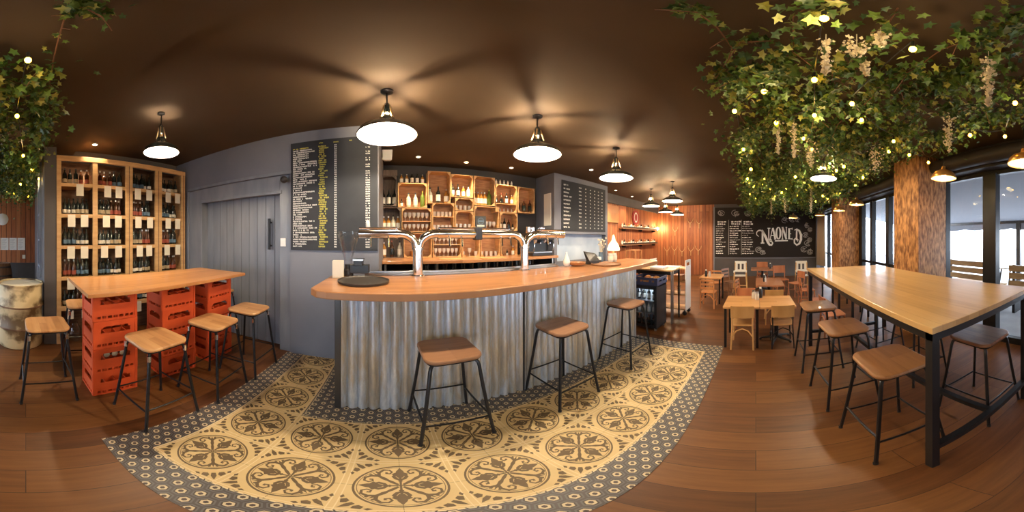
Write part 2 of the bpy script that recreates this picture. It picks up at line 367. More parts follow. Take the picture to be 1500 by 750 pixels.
b = MB(); b.box(XW - .1, XW, YS, .3, .81, SZ); struct('wall_far_left', b, M['plank_wall'])
b = MB(); b.box(XW - .1, XW + .01, YS, .3, 0, .80); b.box(XW, XW + .03, YS, .3, .79, .82); struct('wall_far_left_lower', b, M['dark_wall'])
b = MB(); b.box(-.13, 5.0, YN - .01, YN + .1, 0, CZ); b.box(-3.4, -.13, YN, YN + .1, 0, CZ); struct('wall_back', b, M['black_wall'])
b = MB(); b.box(2.95, 4.70, 3.48, YN, 1.56, CZ); b.box(2.95, 3.03, 3.48, YN, 0, 1.56); b.box(4.62, 4.70, 3.48, YN, 0, 1.56); b.box(2.95, 4.70, 3.6, YN, 0, 1.0)
b.box(3.03, 4.62, 3.47, 3.50, 1.56, 1.62); struct('wall_bar_end', b, M['grey_wall'], bevel=.006)
M['pale_blue'] = mat('daylight_blue_gloss', (.42, .52, .66), .25, c2=(.55, .64, .75), scale=2.5)  # pale blue is the daylight reflection on the recessed wall, put into its colour
b = MB(); b.box(3.03, 4.62, 3.6, 3.63, 1.0, 1.56); struct('wall_recess_panel', b, M['pale_blue'])
b = MB(); b.box(4.70, XE, YN - .05, YN + .1, 0, 2.52); struct('wall_back_right', b, M['plank_wall_x'])
b = MB(); b.box(4.70, XE, YN - .12, YN + .1, 2.52, CZ); struct('wall_back_right_upper', b, M['dark_wall'])
b = MB(); b.box(XE, XE + .1, 1.62, YN + .1, 0, CZ); struct('wall_right', b, M['plank_wall'])
b = MB(); b.box(XE, XE + .1, YS, 1.62, 0, CZ); struct('wall_right_lower', b, M['dark_wall'])
b = MB(); b.box(XE - .035, XE, -2.35, 1.6, .69, .72); b.box(XE - .03, XE, 1.6, 1.65, .0, 2.7); b.box(XE - .1, XE, -2.52, -2.37, 0, 2.5); struct('trim_3', b, M['grey_wall'])
b = MB(); b.box(XW, XE, YS - .1, YS + .22, 2.42, SZ)
b.tube([(XW, YS + .30, 2.55), (XE, YS + .30, 2.55)], .11, 14); struct('trim_4', b, M['black_wall'], smooth=True)

# columns clad in pressed wood
for n, x0 in enumerate((2.5, 5.6, -.62, -3.72)):
    b = MB(); b.box(x0, x0 + .61, -2.68, -2.1, 0, SZ); struct('wall_column_%d' % (n + 1), b, M['column_wood'], bevel=.008)
# glazed front
wn = 0
def window(x0, x1, mull, low=0.0):
    global wn; wn += 1; b = MB(); y0, y1 = YS - .05, YS + .03
    b.box(x0, x1, y0, y1, 2.36, 2.42); b.box(x0, x1, y0, y1, 0, .10)
    for a, c in mull: b.box(a, c, y0 - .01, y1 + .03, .1, 2.38)
    if low: b.box(x0, x1, y0, y1, low - .06, low)
    f = struct('window_%d' % wn, b, M['black_metal'], bevel=.004)
    p = MB(); p.box(x0, x1, YS - .012, YS - .004, .1, 2.38); p.build('pane', M['pane'], f)
window(0, 2.66, [(0, .06), (.76, .97), (1.59, 1.80), (2.50, 2.66)])
window(3.11, 5.6, [(3.11, 3.3), (4.14, 4.26), (4.88, 4.98), (5.42, 5.6)], .92)
window(6.2, 8.95, [(6.2, 6.3), (7.3, 7.42), (8.3, 8.4)], .92)
window(-3.1, -.62, [(-3.1, -3.0), (-1.95, -1.75), (-.72, -.62)])
window(-6.2, -3.72, [(-6.2, -6.1), (-5.0, -4.9), (-3.82, -3.72)])

# outside: paved terrace under an awning -----------------------------------------
M['paving'] = mat('grey_terrace_paving', (.30, .30, .31), .7, c2=(.36, .36, .37), scale=3)
b = MB(); b.box(-14, 18, -30, YS - .05, -.12, -.02); struct('terrace_ground', b, M['paving'])
M['awning'] = mat('grey_awning_cloth', (.30, .31, .34), .8)
aw = thing('terrace_awning', 'dark grey awning over the terrace outside the glass front', 'awning', (2, -4.6, 2.4))
b = MB(); n = 60
for k in range(n + 1):
    x = -7 + k * 14 / n
    b.v += [(x, 1.85, .30), (x, -2.0, -.38), (x, -2.02, -.62 - .05 * abs(sin(k * pi / 4)))]
for k in range(n):
    for i in (0, 1): b.f.append((k * 3 + i, k * 3 + 3 + i, k * 3 + 4 + i, k * 3 + 1 + i)); b.m.append(0)
o = b.build('awning_cloth', M['awning'], aw); sm = o.modifiers.new('thick', 'SOLIDIFY'); sm.thickness = .012
for x in (-3.5, 1.1, 5.6):
    b = MB(); b.box(x - .07, x + .07, -2.08, -1.94, -2.42, -.4); b.build('awning_post', M['dark_steel'], aw)
b = MB(); b.box(-7, 7, -2.07, -1.97, -.46, -.38); b.build('awning_rail', M['dark_steel'], aw)
def bench(x, y, L_, label):
    t = thing('terrace_bench', label, 'bench', (x, y, -.02))
    b = MB(); [b.box(-L_ / 2, L_ / 2, k * .12 - .2, k * .12 - .1, .42, .45) for k in range(4)]; b.build('seat', M['pale_wood'], t)
    b = MB(); [b.box(-L_ / 2, L_ / 2, .27, .29, .55 + k * .15, .67 + k * .15) for k in range(3)]; b.build('backrest', M['pale_wood'], t)
    for sx in (-1, 1):
        b = MB(); b.box(sx * (L_ / 2 - .1) - .03, sx * (L_ / 2 - .1) + .03, -.2, .29, 0, .42); b.box(sx * (L_ / 2 - .1) - .03, sx * (L_ / 2 - .1) + .03, .24, .28, .4, .98); b.build('leg', M['black_metal'], t)
bench(1.35, -4.3, 1.5, 'pale wooden terrace bench nearest the double door post')
bench(3.2, -4.5, 1.4, 'pale wooden terrace bench further from the door, left in the picture')
def ttable(x, y, label):
    t = thing('terrace_table', label, 'table', (x, y, -.02))
    b = MB(); b.box(-.55, .55, -.35, .35, .72, .75); b.build('tabletop', M['white'], t, bevel=.005)
    for sx in (-1, 1):
        for sy in (-1, 1): b = MB(); b.bar((sx * .5, sy * .3, 0), (sx * .4, sy * .25, .72), .035); b.build('leg', M['black_metal'], t)
ttable(.75, -4.9, 'white terrace table at the right edge of the picture')
ttable(2.5, -5.4, 'white terrace table seen through the wide glass door')
ttable(6.6, -5.0, 'white terrace table seen between the two wood-clad columns')
# =====================================================================  BAR, STOOLS, TABLES
def rrect(hx, hy, r, n=6, bulge=0.):
    P = []
    for cx, cy, a0 in ((hx - r, hy - r, 0), (-hx + r, hy - r, 90), (-hx + r, -hy + r, 180), (hx - r, -hy + r, 270)):
        for k in range(n + 1): a = radians(a0 + 90 * k / n); P.append((cx + r * cos(a), cy + r * sin(a)))
    return P
# --- bar counter
BT = 1.12
bar_ = thing('bar_counter', 'long bar counter fronted with wavy galvanised sheets under a thick varnished oak top', 'bar counter', (1.2, 1.9, 0))
def rel(o): return (-1.2, -1.9, 0)
top = MB()
poly = [(-.56, 1.56), (-.50, 1.49), (-.42, 1.47), (.6, 1.46), (2.0, 1.47), (3.35, 1.50), (3.50, 1.62), (3.52, 2.18), (2.0, 2.20), (-.50, 2.20), (-.56, 2.14)]
top.prism([(x - 1.2, y - 1.9) for x, y in poly], 1.065, BT)
top.build('worktop', M['bar_top'], bar_, bevel=.008)
b = MB(); b.box(-.33 - 1.2, 2.80 - 1.2, 1.66 - 1.9, 2.12 - 1.9, 0, 1.065); b.build('body', M['black_wall'], bar_)
b = MB(); b.box(-.395 - 1.2, -.35 - 1.2, 1.60 - 1.9, 2.14 - 1.9, 0, 1.065); b.build('corner_post', M['dark_steel'], bar_, bevel=.004)
b = MB(); b.box(2.80 - 1.2, 2.83 - 1.2, 1.60 - 1.9, 2.14 - 1.9, 0, 1.065); b.build('end_panel', M['galv'], bar_)
def corr(x0, x1, y):
    b = MB(); n = int((x1 - x0) / .0765 * 16); V = []
    for k in range(n + 1):
        x = x0 + (x1 - x0) * k / n; yy = y - .017 * (2 * abs(cos(pi * (x - x0) / .0765)) ** .8 - 1) + .002 * sin(x * 9)
        V.append((x, yy))
    for x, yy in V: b.v += [(x, yy, .006), (x, yy, 1.062), (x, yy + .002, .006), (x, yy + .002, 1.062)]
    for k in range(n):
        a, c = 4 * k, 4 * k + 4
        b.f += [(a, c, c + 1, a + 1), (a + 2, a + 3, c + 3, c + 2), (a, a + 2, c + 2, c), (a + 1, c + 1, c + 3, a + 3)]; b.m += [0] * 4
    return b
corr(-.35 - 1.2, 1.03 - 1.2, 1.63 - 1.9).build('corrugated_sheet', M['galv'], bar_, smooth=True)
corr(1.045 - 1.2, 2.80 - 1.2, 1.625 - 1.9).build('corrugated_sheet', M['galv'], bar_, smooth=True)
b = MB(); b.box(1.03 - 1.2, 1.046 - 1.2, 1.617 - 1.9, 1.66 - 1.9, 0, 1.062); b.build('seam_strip', M['black_wall'], bar_)
# --- stools
def make_stool(seatmat, chrome=False, hs=.175, zt=.74):
    t = thing('bar_stool', 'x', 'bar stool')
    b = MB(); b.prism(rrect(hs, hs, .07), zt - .026, zt); o = b.build('seat', seatmat, t, smooth=True, bevel=.009, ang=50)
    fm = M['black_metal']; f = .212; tp = .135
    b = MB(); fr = [(x * .86, y * .86, zt - .036) for x, y in rrect(hs, hs, .05)]; b.tube(fr, .009, 6, closed=True); b.build('seat_frame', fm, t, smooth=True)
    for sx, sy in ((-1, -1), (1, -1), (1, 1), (-1, 1)):
        b = MB(); P = [(sx * (tp - .03), sy * (tp - .03), zt - .040), (sx * (tp - .008), sy * (tp - .008), zt - .043), (sx * (tp + .006), sy * (tp + .006), zt - .06), (sx * (tp + .012), sy * (tp + .012), zt - .09)]
        P += [(sx * (tp + .012 + (f - tp - .012) * k / 3), sy * (tp + .012 + (f - tp - .012) * k / 3), (zt - .09) * (1 - k / 3)) for k in (1, 2, 3)]
        l = b.tube(P, .0115, 8).build('leg', fm, t, smooth=True)
        q = MB(); q.lathe([(.014, 0), (.014, .02)], 10, (sx * f, sy * f, 0)); q.build('foot_cap', M['black_plastic'], l, smooth=True)
        if chrome:
            q = MB(); q.tube([(sx * (tp + .014), sy * (tp + .014), zt - .10), (sx * (tp + .0135), sy * (tp + .0135), zt - .055)], .0135, 8); q.build('leg_fitting', M['chrome'], l, smooth=True)
    z = .2; g = f - (f - tp) * z / zt
    for (a, c, zz) in (((-g, -g), (g, -g), z), ((g, -g), (g, g), z + .02), ((g, g), (-g, g), z + .06), ((-g, g), (-g, -g), z + .02)):
        k = (f - tp) * (zz - z) / zt
        A = Vector((a[0] * (1 - k / g), a[1] * (1 - k / g), zz)); C_ = Vector((c[0] * (1 - k / g), c[1] * (1 - k / g), zz))
        q = MB(); q.tube([A, C_], .0075, 6); q.build('footrest', fm, t, smooth=True)
    return t
sd = Proto(make_stool(M['seat_dark'])); sl = Proto(make_stool(M['seat_light'], True)); sw = Proto(make_stool(M['seat_walnut']))
sb_ = Proto(make_stool(M['seat_mid']))
G = 'stools along the bar'
sd.put((.35, 1.40, 0), .06, 'brown plywood bar stool nearest the left end of the wavy metal bar', G)
sd.put((1.27, 1.40, 0), 0, 'brown plywood bar stool at the bar, middle one beside the dark sheet seam', G)
sd.put((2.22, 1.39, 0), -.04, 'brown plywood bar stool at the far right end of the bar', G)
G = 'stools around the crate table'
sl.put((-1.93, .17, 0), .04, 'golden wooden stool at the left end of the crate table in front of the drum', G)
sl.put((-1.385, .86, 0), .06, 'golden wooden stool with its legs crossing the nearest red crate stack', G)
sl.put((-1.39, 1.45, 0), .1, 'golden wooden stool in front of the middle and far red crate stacks', G)
sl.put((-1.38, 1.97, 0), .03, 'golden wooden stool by the grey door at the far end of the crate table', G)
sl.put((-2.52, .62, 0), -.1, 'wooden stool behind the crate table in front of the bottle cabinet', G)
sl.put((-2.2, 2.40, 0), .05, 'stool behind the far crate stack, mostly hidden, by the grey sliding door', G)
G = 'stools around the high table'
sb_.put((1.09, -.71, 0), 0, 'warm brown stool nearest the front corner leg of the high table', G)
sb_.put((1.75, -.69, 0), .05, 'warm brown stool, middle of the three on the near side of the high table', G)
sb_.put((2.42, -.66, 0), 0, 'warm brown stool by the far black leg of the high table', G)
sw.put((.97, -1.40, 0), 0, 'streaky dark walnut stool under the right-hand end of the high table', G)
sw.put((1.75, -1.45, 0), 0, 'stool tucked under the far side of the high table, seen between the legs', G)
sw.put((2.45, -1.45, 0), .1, 'stool tucked under the far end of the high table on the window side', G)

# --- high table
x0, x1, y0, y1, zt = .69, 2.92, -1.68, -.655, 1.09
cx, cy = (x0 + x1) / 2, (y0 + y1) / 2
ht = thing('high_table', 'tall rectangular table with a light oak top on a black square-tube frame', 'high table', (cx, cy, 0))
hx, hy = (x1 - x0) / 2, (y1 - y0) / 2
b = MB(); b.box(-hx, hx, -hy, hy, zt - .032, zt); b.build('tabletop', M['table_top'], ht, bevel=.003)
b = MB(); e_ = .045
for s in (-1, 1):
    b = MB(); b.box(-hx + .01, hx - .01, s * (hy - .035) - .022, s * (hy - .035) + .022, zt - .075, zt - .033); b.build('apron', M['black_metal'], ht)
    b = MB(); b.box(s * (hx - .035) - .022, s * (hx - .035) + .022, -hy + .03, hy - .03, zt - .075, zt - .034); b.build('apron', M['black_metal'], ht)
for sx in (-1, 1):
    for sy in (-1, 1):
        b = MB(); X_, Y_ = sx * (hx - .035), sy * (hy - .035); b.box(X_ - .022, X_ + .022, Y_ - .022, Y_ + .022, 0, zt - .033); b.build('leg', M['black_metal'], ht)
for sx in (-1, 1):
    b = MB(); b.box(sx * (hx - .035) - .02, sx * (hx - .035) + .02, -hy + .05, hy - .05, .20, .24); b.build('stretcher', M['black_metal'], ht)
b = MB(); b.box(-hx + .05, hx - .05, -.02, .02, .20, .24); b.build('stretcher', M['black_metal'], ht)

# --- crate table: board on three stacks of four crates
b = MB(); b.box(-.375, .375, -.87, .87, 0, .03)
tt = b.build('tabletop', M['crate_top'], None, bevel=.003, loc=(-1.945, 1.30, 1.045)); tag(tt, 'honey coloured wooden table top resting on three stacks of red beer crates', 'tabletop')
def make_crate():
    t = thing('beer_crate', 'x', 'beer crate'); m = M['red_plastic']
    HX, HY, Z = .15, .195, .258      # long face looks along x
    b = MB()
    def panel(face, span, slots):
        # face: function(u, z, depth) -> xyz ; span = half width
        def bx(u0, u1, z0, z1, d0=0, d1=.012):
            p = [face(u0, z0, d0), face(u1, z0, d0), face(u1, z0, d1), face(u0, z0, d1)]; q = [face(u0, z1, d0), face(u1, z1, d0), face(u1, z1, d1), face(u0, z1, d1)]; b.hexa(p, q)
        bx(-span, span, 0, .022, -.003); bx(-span, span, .045, .145); bx(-span, span, .21, Z, -.003)
        n = slots
        for k in range(n + 1):
            u = -span + .02 + (2 * span - .04) * k / n; bx(u - .006, u + .006, .022, .045)
        bx(-span, -span + .035, .022, .045); bx(span - .035, span, .022, .045)
        m_ = .062 if span > .17 else .05
        bx(-span, -span + m_, .145, .21); bx(span - m_, span, .145, .21)
        bx(-span + m_, -span + m_ + .022, .19, .21); bx(span - m_ - .022, span - m_, .19, .21)
        bx(-span, -span + .02, 0, Z, -.006, 0); bx(span - .02, span, 0, Z, -.006, 0)
    panel(lambda u, z, d: (HX - d, u, z), HY, 7); panel(lambda u, z, d: (-HX + d, u, z), HY, 7)
    panel(lambda u, z, d: (u, HY - d, z), HX, 5); panel(lambda u, z, d: (u, -HY + d, z), HX, 5)
    b.build('shell', m, t)
    b = MB(); b.box(-HX + .012, HX - .012, -HY + .012, HY - .012, .004, .012)
    for k in (-1, 0, 1): b.box(-HX + .013, HX - .013, k * .09 - .003, k * .09 + .003, .012, .15)
    for k in (-.5, .5): b.box(k * .13 - .003, k * .13 + .003, -HY + .013, HY - .013, .012, .15)
    b.build('divider', M['red_plastic'], t); return t
cr = Proto(make_crate())
names = ['nearest', 'middle', 'farthest']; lv = ['bottom', 'second', 'third', 'topmost']
for i, (x, y, rz) in enumerate(((-1.91, .715, .03), (-1.94, 1.40, -.04), (-1.93, 1.97, .02))):
    for k in range(4):
        cr.put((x + random.uniform(-.004, .004), y + random.uniform(-.004, .004), .001 + k * .2605), rz, 'red plastic beer crate, %s of the %s stack under the crate table' % (lv[k] + (' crate' if k in (0, 3) else ' from the floor'), names[i]), 'red beer crates')
b = MB(); b.mi = 0; b.tube([(0, 0, 0), (.13, 0, 0), (.17, 0, 0), (.235, 0, 0)], [.03, .03, .013, .012], 12); b.mi = 1; b.tube([(.0, 0, 0), (-.003, 0, 0)], [.028, .02], 12)
lb = b.build('beer_bottle', [M['bottle_dark'], M['steel']], None, smooth=True)
first = True
for i, (x, y, lev) in enumerate(((-1.775, .645, 1), (-1.775, .715, 1), (-1.775, .785, 1), (-1.80, 1.36, 1), (-1.80, 1.44, 1))):
    o = lb if first else lb.copy()
    if not first: COL.objects.link(o)
    first = False; o.location = (x + .002, y, .001 + lev * .2605 + .1815); o.rotation_euler = (0, 0, pi)
    st = 'nearest' if i < 3 else 'middle'
    tag(o, 'dark beer bottle lying on its side in the second crate of the %s red stack' % st, 'bottle', 'bottles lying in the %s red crate stack' % st)

# --- drum and wooden barrel
t = thing('oil_drum', 'rusty cream-white steel oil drum with two raised hoops standing on the floor', 'oil drum', (-3.12, -.07, 0))
R = .295
pr = [(R - .01, 0), (R, .012)]
for h in (.29, .59): pr += [(R, h - .035), (R + .014, h - .012), (R + .014, h + .012), (R, h + .035)]
pr += [(R, .86), (R + .012, .868), (R + .012, .885), (R - .006, .885), (R - .006, .868), (0, .868)]
b = MB(); b.lathe(pr, 40); b.build('body', M['drum'], t, smooth=True)
M['rust'] = mat('rusty_hoop', (.12, .055, .025), .6, c2=(.25, .14, .08), scale=8)
b = MB()
for h in (.29, .59): b.lathe([(R + .006, h - .02), (R + .017, h - .008), (R + .017, h + .008), (R + .006, h + .02)], 40, cap=False)
b.build('hoop', M['rust'], t, smooth=True)
b = MB(); b.lathe([(0, .8705), (R - .03, .8705)], 32, cap=False); b.build('lid', M['paper'], t)
t = thing('wooden_barrel', 'old brown wooden barrel by the plank wall at the left edge', 'barrel', (-5.55, -.62, 0))
pr = [(.25, 0), (.29, .2), (.315, .44), (.29, .68), (.25, .88), (.235, .88), (.235, .86), (0, .86)]
M['barrel_wood'] = planks('barrel_staves', [(.09, .045, .022), (.2, .10, .05), (.28, .15, .08)], .09, 3, 'Z', face='Y', rough=.6)
b = MB(); b.lathe(pr, 28); b.build('staves', M['barrel_wood'], t, smooth=True)
for h, r_ in ((.08, .27), (.28, .303), (.60, .303), (.80, .27)):
    b = MB(); b.lathe([(r_ + .002, h - .02), (r_ + .008, h - .02), (r_ + .006, h + .02), (r_, h + .02)], 28, cap=False); b.build('hoop', M['dark_steel'], t, smooth=True)

# --- bottle cabinet: four bays, open fronted
XF, XB = -2.98, -3.28
cab = thing('bottle_cabinet', 'tall rough wooden bottle cabinet of four bays by the grey door', 'cabinet', (-3.13, 1.42, 0))
posts = [(.40, .46), (.885, .955), (1.37, 1.48), (1.86, 1.98), (2.36, 2.44)]
M['wire'] = mat('dark_cabinet_board', (.10, .05, .028), .6, c2=(.2, .11, .06), scale=5, stretch=(1, 1, 6))
Y_ = 1.42; X_ = -3.13
for a, c in posts:
    b = MB(); b.box(XF - .035 - X_, XF - X_, a - Y_, c - Y_, 0, 2.58)
    if c - a > .08: b.mi = 1; b.box(XF - .03 - X_, XF + .002 - X_, (a + c) / 2 - .006 - Y_, (a + c) / 2 + .006 - Y_, 0, 2.58)
    b.build('post', [M['pale_wood'], M['wire']], cab, bevel=.003)
b = MB(); b.box(XF - .035 - X_, XF - X_ + .003, .40 - Y_, 2.44 - Y_, 2.53, 2.60); b.build('top_rail', M['crate_wood'], cab, bevel=.003)
b = MB(); b.box(XF - .035 - X_, XF - X_ + .003, .40 - Y_, 2.44 - Y_, .50, .56); b.build('bottom_rail', M['pale_wood'], cab, bevel=.003)
b = MB(); b.box(XB - .01 - X_, XB + .005 - X_, .41 - Y_, 2.44 - Y_, .02, 2.6); b.build('back_board', M['wire'], cab)
for yy in (.405, 2.43): b = MB(); b.box(XB - X_, XF - .036 - X_, yy - .01 - Y_, yy + .01 - Y_, .02, 2.58); b.build('side_panel', M['crate_wood'], cab)
for yy in (.92, 1.425, 1.92): b = MB(); b.box(XB + .006 - X_, XF - .036 - X_, yy - .008 - Y_, yy + .008 - Y_, .5, 2.56); b.build('partition', M['wire'], cab)
shz = [.54, .955, 1.37, 1.785, 2.20]
for k, z in enumerate(shz):
    b = MB(); b.box(XB + .006 - X_, XF - .03 - X_, .42 - Y_, 2.42 - Y_, z - .02, z); b.build('shelf', M['crate_wood'], cab)
    b = MB(); b.box(XF - .03 - X_, XF - .006 - X_, .46 - Y_, 2.36 - Y_, z - .035, z + .012); b.build('shelf_edge', M['pale_wood'], cab)
# bottles
def bottle(r, h, body, lab, capm, sh=.62, neck=.32, seg=12, lh=.1):
    b = MB(); b.mi = 0; nr = r * neck
    b.lathe([(r * .9, 0), (r, .006), (r, h * sh), (r * .8, h * (sh + .07)), (nr, h * (sh + .17)), (nr, h * .94)], seg)
    b.mi = 1; b.lathe([(r + .0012, h * .14), (r + .0012, h * (sh - lh))], seg, cap=False)
    b.mi = 2; b.lathe([(nr + .0015, h * .90), (nr + .0015, h), (0, h)], seg)
    me = b.build('bottle', [body, lab, capm], None, smooth=True); return me
class One:
    def __init__(s, o): s.o = o; s.used = False
    def put(s, loc, label, cat, group=None, rz=0, scale=None):
        o = s.o
        if s.used: o = s.o.copy(); COL.objects.link(o)
        s.used = True; o.location = loc; o.rotation_euler = (0, 0, rz)
        if scale: o.scale = scale
        return tag(o, label, cat, group)
bk = [One(bottle(.032, .24, M['bottle_dark'], M['label_tan'], M['black_plastic'], lh=.26)), One(bottle(.031, .235, M['bottle_brown'], M['label_red'], M['steel'], lh=.24)),
      One(bottle(.033, .26, M['bottle_dark'], M['label_blue'], M['black_plastic'], lh=.28)), One(bottle(.030, .23, M['bottle_dark'], M['label'], M['bottle_dark'], lh=.28))]
cb_ = MB(); cb_.box(-.0015, .0015, -.050, .050, -.155, .005); card = One(cb_.build('price_card', M['paper'], None))
bays = ['left-hand', 'second', 'third', 'right-hand']; rows = ['lowest', 'second', 'middle', 'fourth', 'top']
cards = {(0, 4): (.62,), (1, 4): (.3, .8)}
for bi in range(4):
    ya, yb = posts[bi][1] + .03, posts[bi + 1][0] - .03
    for ri, z in enumerate(shz):
        g = 'bottles on the %s shelf of the %s cabinet bay' % (rows[ri], bays[bi]); n = 5 if ri == 4 else 6
        for k in range(n):
            y = ya + .03 + (yb - ya - .06) * k / (n - 1); j = (bi + ri + (k // 3)) % 4
            bk[j].put((XF - .09 - .03 * (k % 2), y, z + .0005), 'small %s beer bottle on the %s shelf of the %s cabinet bay' % (['dark', 'brown', 'dark', 'brown'][j], rows[ri], bays[bi]), 'bottle', g, rz=random.random() * 6)
        for q, u in enumerate(cards.get((bi, ri), (.22, .78))):
            u = u + random.uniform(-.07, .07)
            card.put((XF + .0065, ya + (yb - ya) * u, z - .005), '%s cream price card hung from the %s shelf of the %s cabinet bay' % (('left' if q == 0 else 'right') if len(cards.get((bi, ri), (1, 2))) > 1 else 'single', rows[ri], bays[bi]), 'price card', 'price cards on the bottle cabinet')
    # jar beneath
b = MB(); b.lathe([(.07, 0), (.085, .03), (.085, .2), (.05, .25), (.05, .28)], 18); o = b.build('glass_jar', M['glass'], None, smooth=True, loc=(-3.1, .66, .001)); tag(o, 'large empty glass jar on the floor under the bottle cabinet', 'jar')
# =====================================================================  LAMPS
def point(loc, e, col=(1, .72, .42), r=.03, parent=None):
    l = bpy.data.lights.new('bulb_light', 'POINT'); l.energy = e; l.color = col; l.shadow_soft_size = r
    o = bpy.data.objects.new('bulb_light', l); COL.objects.link(o); o.location = loc
    if parent: o.parent = parent
    return o
M['shade_out'] = mat('dark_green_black_enamel', (.022, .03, .026), .22, coat=.4)
M['gold_rod'] = mat('brassy_rod', (.55, .38, .2), .3, .9)
def make_pendant(R, top):
    """origin at the rim height; top = ceiling above the rim"""
    t = thing('pendant_lamp', 'dark enamel pendant lamp on a rod', 'pendant lamp')
    k = R / .235
    pr = [(R, 0), (R + .004 * k, .008), (R * .93, .045 * k), (R * .72, .075 * k), (R * .45, .10 * k), (.066 * k, .135 * k), (.060 * k, .165 * k)]
    b = MB(); b.lathe(pr, 40, cap=False); b.mi = 1; pin = [(r_ - .003, z + .0005) for r_, z in pr]; b.lathe(pin[::-1], 40, cap=False)
    b.mi = 0; b.lathe([(R, 0), (R + .006, .003), (R + .004, .009)], 40, cap=False)
    b.build('lamp_shade', [M['shade_out'], M['enamel']], t, smooth=True)
    sz = .30 * k
    b = MB(); b.lathe([(.012, sz - .085 * k), (.021 * k, sz - .08 * k), (.026 * k, sz - .04 * k), (.03 * k, sz - .02 * k), (.03 * k, sz), (.018 * k, sz + .025), (.012, sz + .03)], 16); b.build('socket', M['shade_out'], t, smooth=True)
    for a in range(4):
        a = a * pi / 2 + pi / 4
        b = MB(); b.tube([(.030 * k * cos(a), .030 * k * sin(a), sz - .01), (.064 * k * cos(a), .064 * k * sin(a), .16 * k)], .0075, 6); b.build('rod', M['gold_rod'], t, smooth=True)
    b = MB(); b.tube([(0, 0, sz + .02), (0, 0, top - .012)], .007, 6); b.build('stem', M['black_metal'], t, smooth=True)
    b = MB(); b.lathe([(.05, top - .001), (.05, top - .016), (.015, top - .03)], 18); b.build('ceiling_rose', M['black_metal'], t, smooth=True)
    b = MB(); b.sphere((0, 0, .150 * k), .026 * k, 12, 9, (1, 1, 1.25)); b.build('bulb', M['pbulb'], t, smooth=True)
    return t
PE = 17
def lamp_light(p, k=1.):
    p = Vector(p); point(p + Vector((0, 0, .075 * k)), 34 * k, (1, .80, .56), .03); point(p + Vector((0, 0, .192 * k)), 15, (1, .74, .44), .007)
pp = Proto(make_pendant(.235, CZ - 2.33)); 
G = 'pendant lamps over the bar'
lamps = [((-.03, 1.80), 'dark pendant lamp over the bar, the biggest and nearest, left of the shelf crates'), ((1.345, 1.84), 'dark pendant lamp over the middle of the bar, above the right tap column'),
         ((2.67, 1.83), 'dark pendant lamp beside the right-hand chalkboard over the end of the bar'), ((4.99, 1.87), 'dark pendant lamp past the bar, largest of the far four before the plank wall'),
         ((5.54, 2.68), 'dark pendant lamp of the far cluster, the leftmost and highest'), ((7.04, 2.88), 'dark pendant lamp of the far cluster, middle one'), ((7.93, 2.79), 'dark pendant lamp of the far cluster, lowest and smallest'),
         ]
for (x, y), lab in lamps:
    o = pp.put((x, y, 2.33), 0, lab, G); lamp_light((x, y, 2.33))
o = pp.put((-1.85, 1.22, 2.33), 0, 'small dark pendant lamp hanging over the crate table by the bottle cabinet', G, (.72, .72, 1)); lamp_light((-1.85, 1.22, 2.33), .72)
P = at(1055, 319, z=2.33); o = pp.put(P, 0, 'small pendant lamp in front of the far chalk menu', G, (.8, .8, 1)); lamp_light(P, 1.)
sh = make_pendant(.187, SZ - 2.33); sh['label'] = 'pale green-white pendant lamp hanging in the ivy over the high table'; sh.location = (3.13, -.94, 2.33); sh['group'] = 'pendant lamps over the bar'
del sh['group']; lamp_light((3.13, -.94, 2.33), .8)
def make_copper():
    t = thing('copper_pendant', 'gold dome pendant lamp by the windows', 'pendant lamp'); R = .15
    pr = [(R, 0), (R + .003, .012), (R * .93, .05), (R * .7, .085), (R * .4, .105), (.03, .12), (.022, .16), (.0, .165)]
    b = MB(); b.lathe(pr, 32, cap=False); b.mi = 1; b.lathe([(max(r_ - .003, 0), z - .002) for r_, z in pr[1:-1]][::-1], 32, cap=False); b.build('lamp_shade', [M['copper'], M['copper_in']], t, smooth=True)
    b = MB(); b.tube([(0, 0, .16), (0, 0, SZ - 2.18)], .004, 6); b.build('cord', M['black_plastic'], t)
    b = MB(); b.sphere((0, 0, .045), .03, 12, 9); b.build('bulb', M['pbulb'], t, smooth=True); return t
cp = Proto(make_copper())
for (x, y, z), lab in (((.89, -2.0, 2.20), 'gold dome pendant at the right edge of the picture'), ((1.91, -2.0, 2.20), 'gold dome pendant in front of the wide glass door, beside the near column'),
                       ((4.32, -2.0, 2.16), 'gold dome pendant in front of the window between the two columns'), ((5.35, -2.0, 2.15), 'gold dome pendant in front of the far column'),
                       ((6.9, -1.95, 2.18), 'small gold dome pendant beyond the far column near the curtain')):
    cp.put((x, y, z), 0, lab, 'gold pendants along the windows'); point((x, y, z + .03), PE * .35, (1, .68, .36), .02)
o = cp.put((7.4, -1.2, 2.12), 0, 'small pale pendant in front of the chalk drawings on the far board', 'gold pendants along the windows'); point((7.4, -1.2, 2.15), PE * 1.8, (1, .8, .58), .02)
b = MB(); b.mi = 0; b.lathe([(.045, 0), (.045, -.006), (.032, -.009), (.030, 0)], 18, cap=False); b.mi = 1; b.lathe([(.0, -.003), (.031, -.003)], 18, cap=False)
dl = One(b.build('ceiling_spotlight', [M['white'], M['spotglow']], None, smooth=True))
